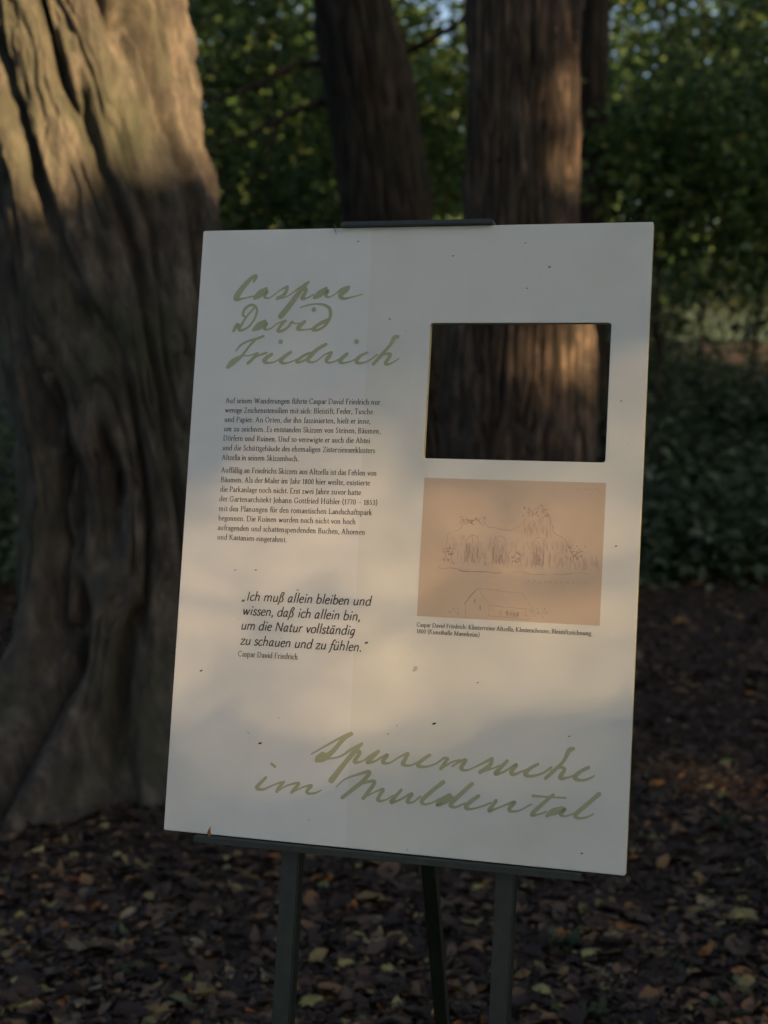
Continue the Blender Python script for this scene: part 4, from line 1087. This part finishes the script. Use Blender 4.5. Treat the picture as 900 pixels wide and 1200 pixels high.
# ------------------------------------------------------------------ leaf litter
rng = np.random.default_rng(9)
n = 52000
dep = 2.6 + 9.5 * rng.random(n) ** 1.5
xs = rng.uniform(-0.34, 0.34, n) * dep
Pz = terrain(xs, dep)
P = np.stack([xs, dep, Pz + rng.uniform(0.001, 0.014, n)], 1)
yaw = rng.uniform(0, 2 * math.pi, n)
D = np.stack([np.cos(yaw), np.sin(yaw), rng.normal(0, .22, n)], 1)
Nn = np.stack([rng.normal(0, .35, n), rng.normal(0, .35, n), np.ones(n)], 1)
L = rng.choice([0.018, 0.03, 0.05, 0.075], n, p=[.50, .33, .13, .04]) * rng.uniform(.7, 1.3, n)
def litter_mesh(P, D, Nn, L, W):
    D = D / np.linalg.norm(D, axis=1, keepdims=True)
    Sd = np.cross(D, Nn); Sd /= np.linalg.norm(Sd, axis=1, keepdims=True); Nn = np.cross(Sd, D)
    n = len(P); c = rng.normal(0, .28, n); lift = np.abs(rng.normal(0, .3, n))
    def pt(t, s, h): return P + D * (L * t)[:, None] + Sd * (W * s)[:, None] + Nn * (L * h)[:, None]
    j = lambda a: a + rng.uniform(-.09, .09, n)
    V = np.stack([pt(j(-.5), 0 * c, c * .5), pt(j(-.18), j(.45), lift * .3), pt(j(.22), j(.42), lift * .35 + c * .1), pt(j(.55), 0 * c, c * .6), pt(j(.2), j(-.42), lift * .35), pt(j(-.2), j(-.45), lift * .3 - c * .1), pt(0 * c, 0 * c, 0 * c)], 1).reshape(-1, 3)
    k = np.arange(n) * 7
    F = np.concatenate([np.stack([k + 6, k + a, k + (a + 1) % 6], 1) for a in range(6)])
    return V, F
V, F = litter_mesh(P, D, Nn, L, L * rng.uniform(.35, .8, n))
ls = link('leaf_litter', np_mesh('leaf_litter', V, F), M['litter'], ground); tag(ls, kind='stuff')
named = [  # image x, y, kind, colour, size, yaw in degrees
    (103, 1113, 'maple', 'fallen_tan', .105, 15), (225, 1107, 'beech', 'fallen_tan', .07, -60), (115, 1064, 'beech', 'fallen_orange', .06, 70), (66, 1066, 'maple', 'fallen_yellow', .05, 40),
    (262, 1010, 'oval', 'fallen_yellow', .055, -20), (275, 1043, 'beech', 'fallen_yellow', .045, 80), (165, 1190, 'oval', 'fallen_yellow', .06, 60), (105, 1166, 'beech', 'fallen_tan', .06, 80),
    (68, 1180, 'narrow', 'fallen_tan', .055, 50), (28, 1182, 'narrow', 'fallen_yellow', .07, 85), (195, 1183, 'beech', 'fallen_tan', .055, -140), (219, 1152, 'narrow', 'fallen_yellow', .06, 10),
    (635, 1163, 'oval', 'fallen_yellow', .072, 6), (693, 1122, 'maple', 'fallen_yellow', .055, 80), (709, 1160, 'oval', 'fallen_yellow', .04, 20), (637, 1132, 'narrow', 'fallen_yellow', .055, -60),
    (653, 1184, 'narrow', 'fallen_green', .06, -20), (824, 1121, 'beech', 'fallen_orange', .075, 65), (874, 1124, 'beech', 'fallen_tan', .055, -60), (862, 1025, 'maple', 'fallen_yellow', .065, 30),
    (876, 1158, 'maple', 'fallen_green', .07, 110), (800, 1163, 'beech', 'fallen_brown', .05, 45), (745, 1008, 'oval', 'fallen_orange', .05, 80), (767, 985, 'narrow', 'fallen_green', .07, 70),
    (812, 957, 'narrow', 'fallen_tan', .08, 88), (725, 1043, 'beech', 'fallen_brown', .06, 85), (735, 1092, 'beech', 'fallen_orange', .06, 100), (826, 1065, 'maple', 'fallen_tan', .06, 200),
    (872, 1054, 'beech', 'fallen_yellow', .05, 60), (868, 1082, 'oval', 'fallen_yellow', .05, 10), (815, 1085, 'oval', 'fallen_yellow', .03, 10), (85, 1033, 'beech', 'fallen_orange', .05, 85),
    (36, 1084, 'beech', 'fallen_brown', .06, 80), (20, 1055, 'narrow', 'fallen_orange', .06, 85), (42, 1003, 'beech', 'fallen_yellow', .06, 30), (72, 987, 'beech', 'fallen_orange', .05, 80),
    (160, 973, 'narrow', 'fallen_yellow', .05, 5), (850, 895, 'beech', 'fallen_green', .07, 40), (745, 790, 'oval', 'fallen_yellow', .06, 30), (830, 925, 'oval', 'fallen_yellow', .05, 10), (880, 815, 'beech', 'fallen_orange', .07, 70),
    (145, 1095, 'narrow', 'fallen_green', .055, -30), (165, 1135, 'beech', 'fallen_green', .06, 50), (735, 1100, 'beech', 'fallen_tan', .05, 60), (440, 1110, 'oval', 'fallen_tan', .05, 50), (415, 1100, 'beech', 'fallen_yellow', .055, 75),
    (442, 1098, 'beech', 'fallen_tan', .05, 20), (429, 1143, 'maple', 'fallen_brown', .055, 60), (380, 1040, 'oval', 'fallen_green', .06, 0), (475, 1035, 'beech', 'fallen_brown', .055, 80), (365, 1130, 'beech', 'fallen_brown', .05, 40),
    (690, 1128, 'beech', 'fallen_brown', .05, 120), (770, 920, 'beech', 'fallen_orange', .06, 70), (760, 880, 'beech', 'fallen_orange', .06, 20), (810, 880, 'beech', 'fallen_brown', .06, 60), (863, 880, 'beech', 'fallen_yellow', .05, 60),
]
rnd = random.Random(21)
for x, y, kd, mt, sz, yw in named:
    P = ground_px(x, y); put_leaf(LM[kd, mt, rnd.randrange(3)], (P[0], P[1], P[2] + 0.006), sz, R_(yw) * -1, (rnd.uniform(-.25, .25), rnd.uniform(-.25, .25)), ground)
for k in range(235):
    y = 1215 - 330 * rnd.random() ** 1.6; x = rnd.uniform(-20, 920)
    P = ground_px(x, y)
    kd = rnd.choice(['maple', 'beech', 'beech', 'oval', 'narrow']); mt = rnd.choices(['fallen_brown', 'fallen_orange', 'fallen_yellow', 'fallen_tan', 'fallen_green'], [12, 3, 1.2, 3, 1])[0]
    put_leaf(LM[kd, mt, rnd.randrange(3)], (P[0], P[1], P[2] + 0.004), rnd.uniform(.03, .065), rnd.uniform(0, 6.28), (rnd.uniform(-.35, .35), rnd.uniform(-.35, .35)), ground)

# twigs, tufts, seedlings
def twig_px(label, pts, r):
    Q = [ground_px(x, y) + np.array([0, 0, r * 0.7]) for x, y in pts]
    o = Q[0]
    V, F = tube([q - o for q in Q], [r * (1 - .5 * k / (len(Q) - 1)) for k in range(len(Q))], 7)
    t = link('twig', np_mesh('twig', V, F, True), M['twig']); t.location = o
    tag(t, label, 'twig', 'twigs on the leaf litter')
twig_px('long thin pale twig lying across the litter by the orange leaf', [(806, 1075), (828, 1083), (850, 1094), (875, 1108), (905, 1120)], .004)
twig_px('short straight twig in the litter between the fluted trunk and the easel', [(188, 1076), (205, 1070), (222, 1064), (245, 1058)], .004)
twig_px('thin twig close to the foot of the fluted trunk', [(125, 1003), (133, 1012), (142, 1021)], .004)
def plant(label, x, y, n, h, seed, cat='plant', wide=.02, name='seedling', mt='grass'):
    rn = np.random.default_rng(seed); P0 = ground_px(x, y); Vs, Fs = [], []
    parts = []
    for k in range(n):
        a = rn.uniform(0, 6.28); hh = h * rn.uniform(.5, 1.1); sp = rn.uniform(.2, .9)
        b = np.array([rn.normal(0, .012), rn.normal(0, .012), -.01]); d = np.array([math.cos(a), math.sin(a), 0]); s = np.array([-d[1], d[0], 0])
        c = [b, b + d * hh * sp * .3 + np.array([0, 0, hh * .55]), b + d * hh * sp * .7 + np.array([0, 0, hh * .85]), b + d * hh * sp + np.array([0, 0, hh * .8])]
        w = [wide * .3, wide, wide * .8, wide * .05]
        V = np.array([q for p, ww in zip(c, w) for q in (p + s * ww / 2, p - s * ww / 2)])
        F = np.array([(2 * j, 2 * j + 1, 2 * j + 3, 2 * j + 2) for j in range(3)])
        parts.append((V, F))
    V, F = join(parts)
    t = link(name, np_mesh(name, V, F, True), M[mt]); t.location = P0
    tag(t, label, cat, 'small plants on the forest floor')
plant('small leafy seedling beside the right easel leg', 655, 1115, 8, .075, 1, wide=.024)
plant('low leafy sprout at the bottom beneath the yellow leaves', 700, 1195, 12, .055, 2, wide=.018)
plant('thin grass tuft growing past the long pale twig', 800, 1140, 14, .05, 3, wide=.006, name='grass_tuft')
plant('broad leaved sprout under the greenish maple leaf', 850, 1190, 9, .05, 4, wide=.028)
plant('small sprout near the big tan maple leaf', 150, 1145, 8, .05, 5, wide=.025)
plant('grass tuft on the dark patch of soil behind the board edge', 845, 975, 22, .08, 6, wide=.006, name='grass_tuft')
plant('tiny green sprout under the board corner', 205, 1030, 7, .045, 7, wide=.025)
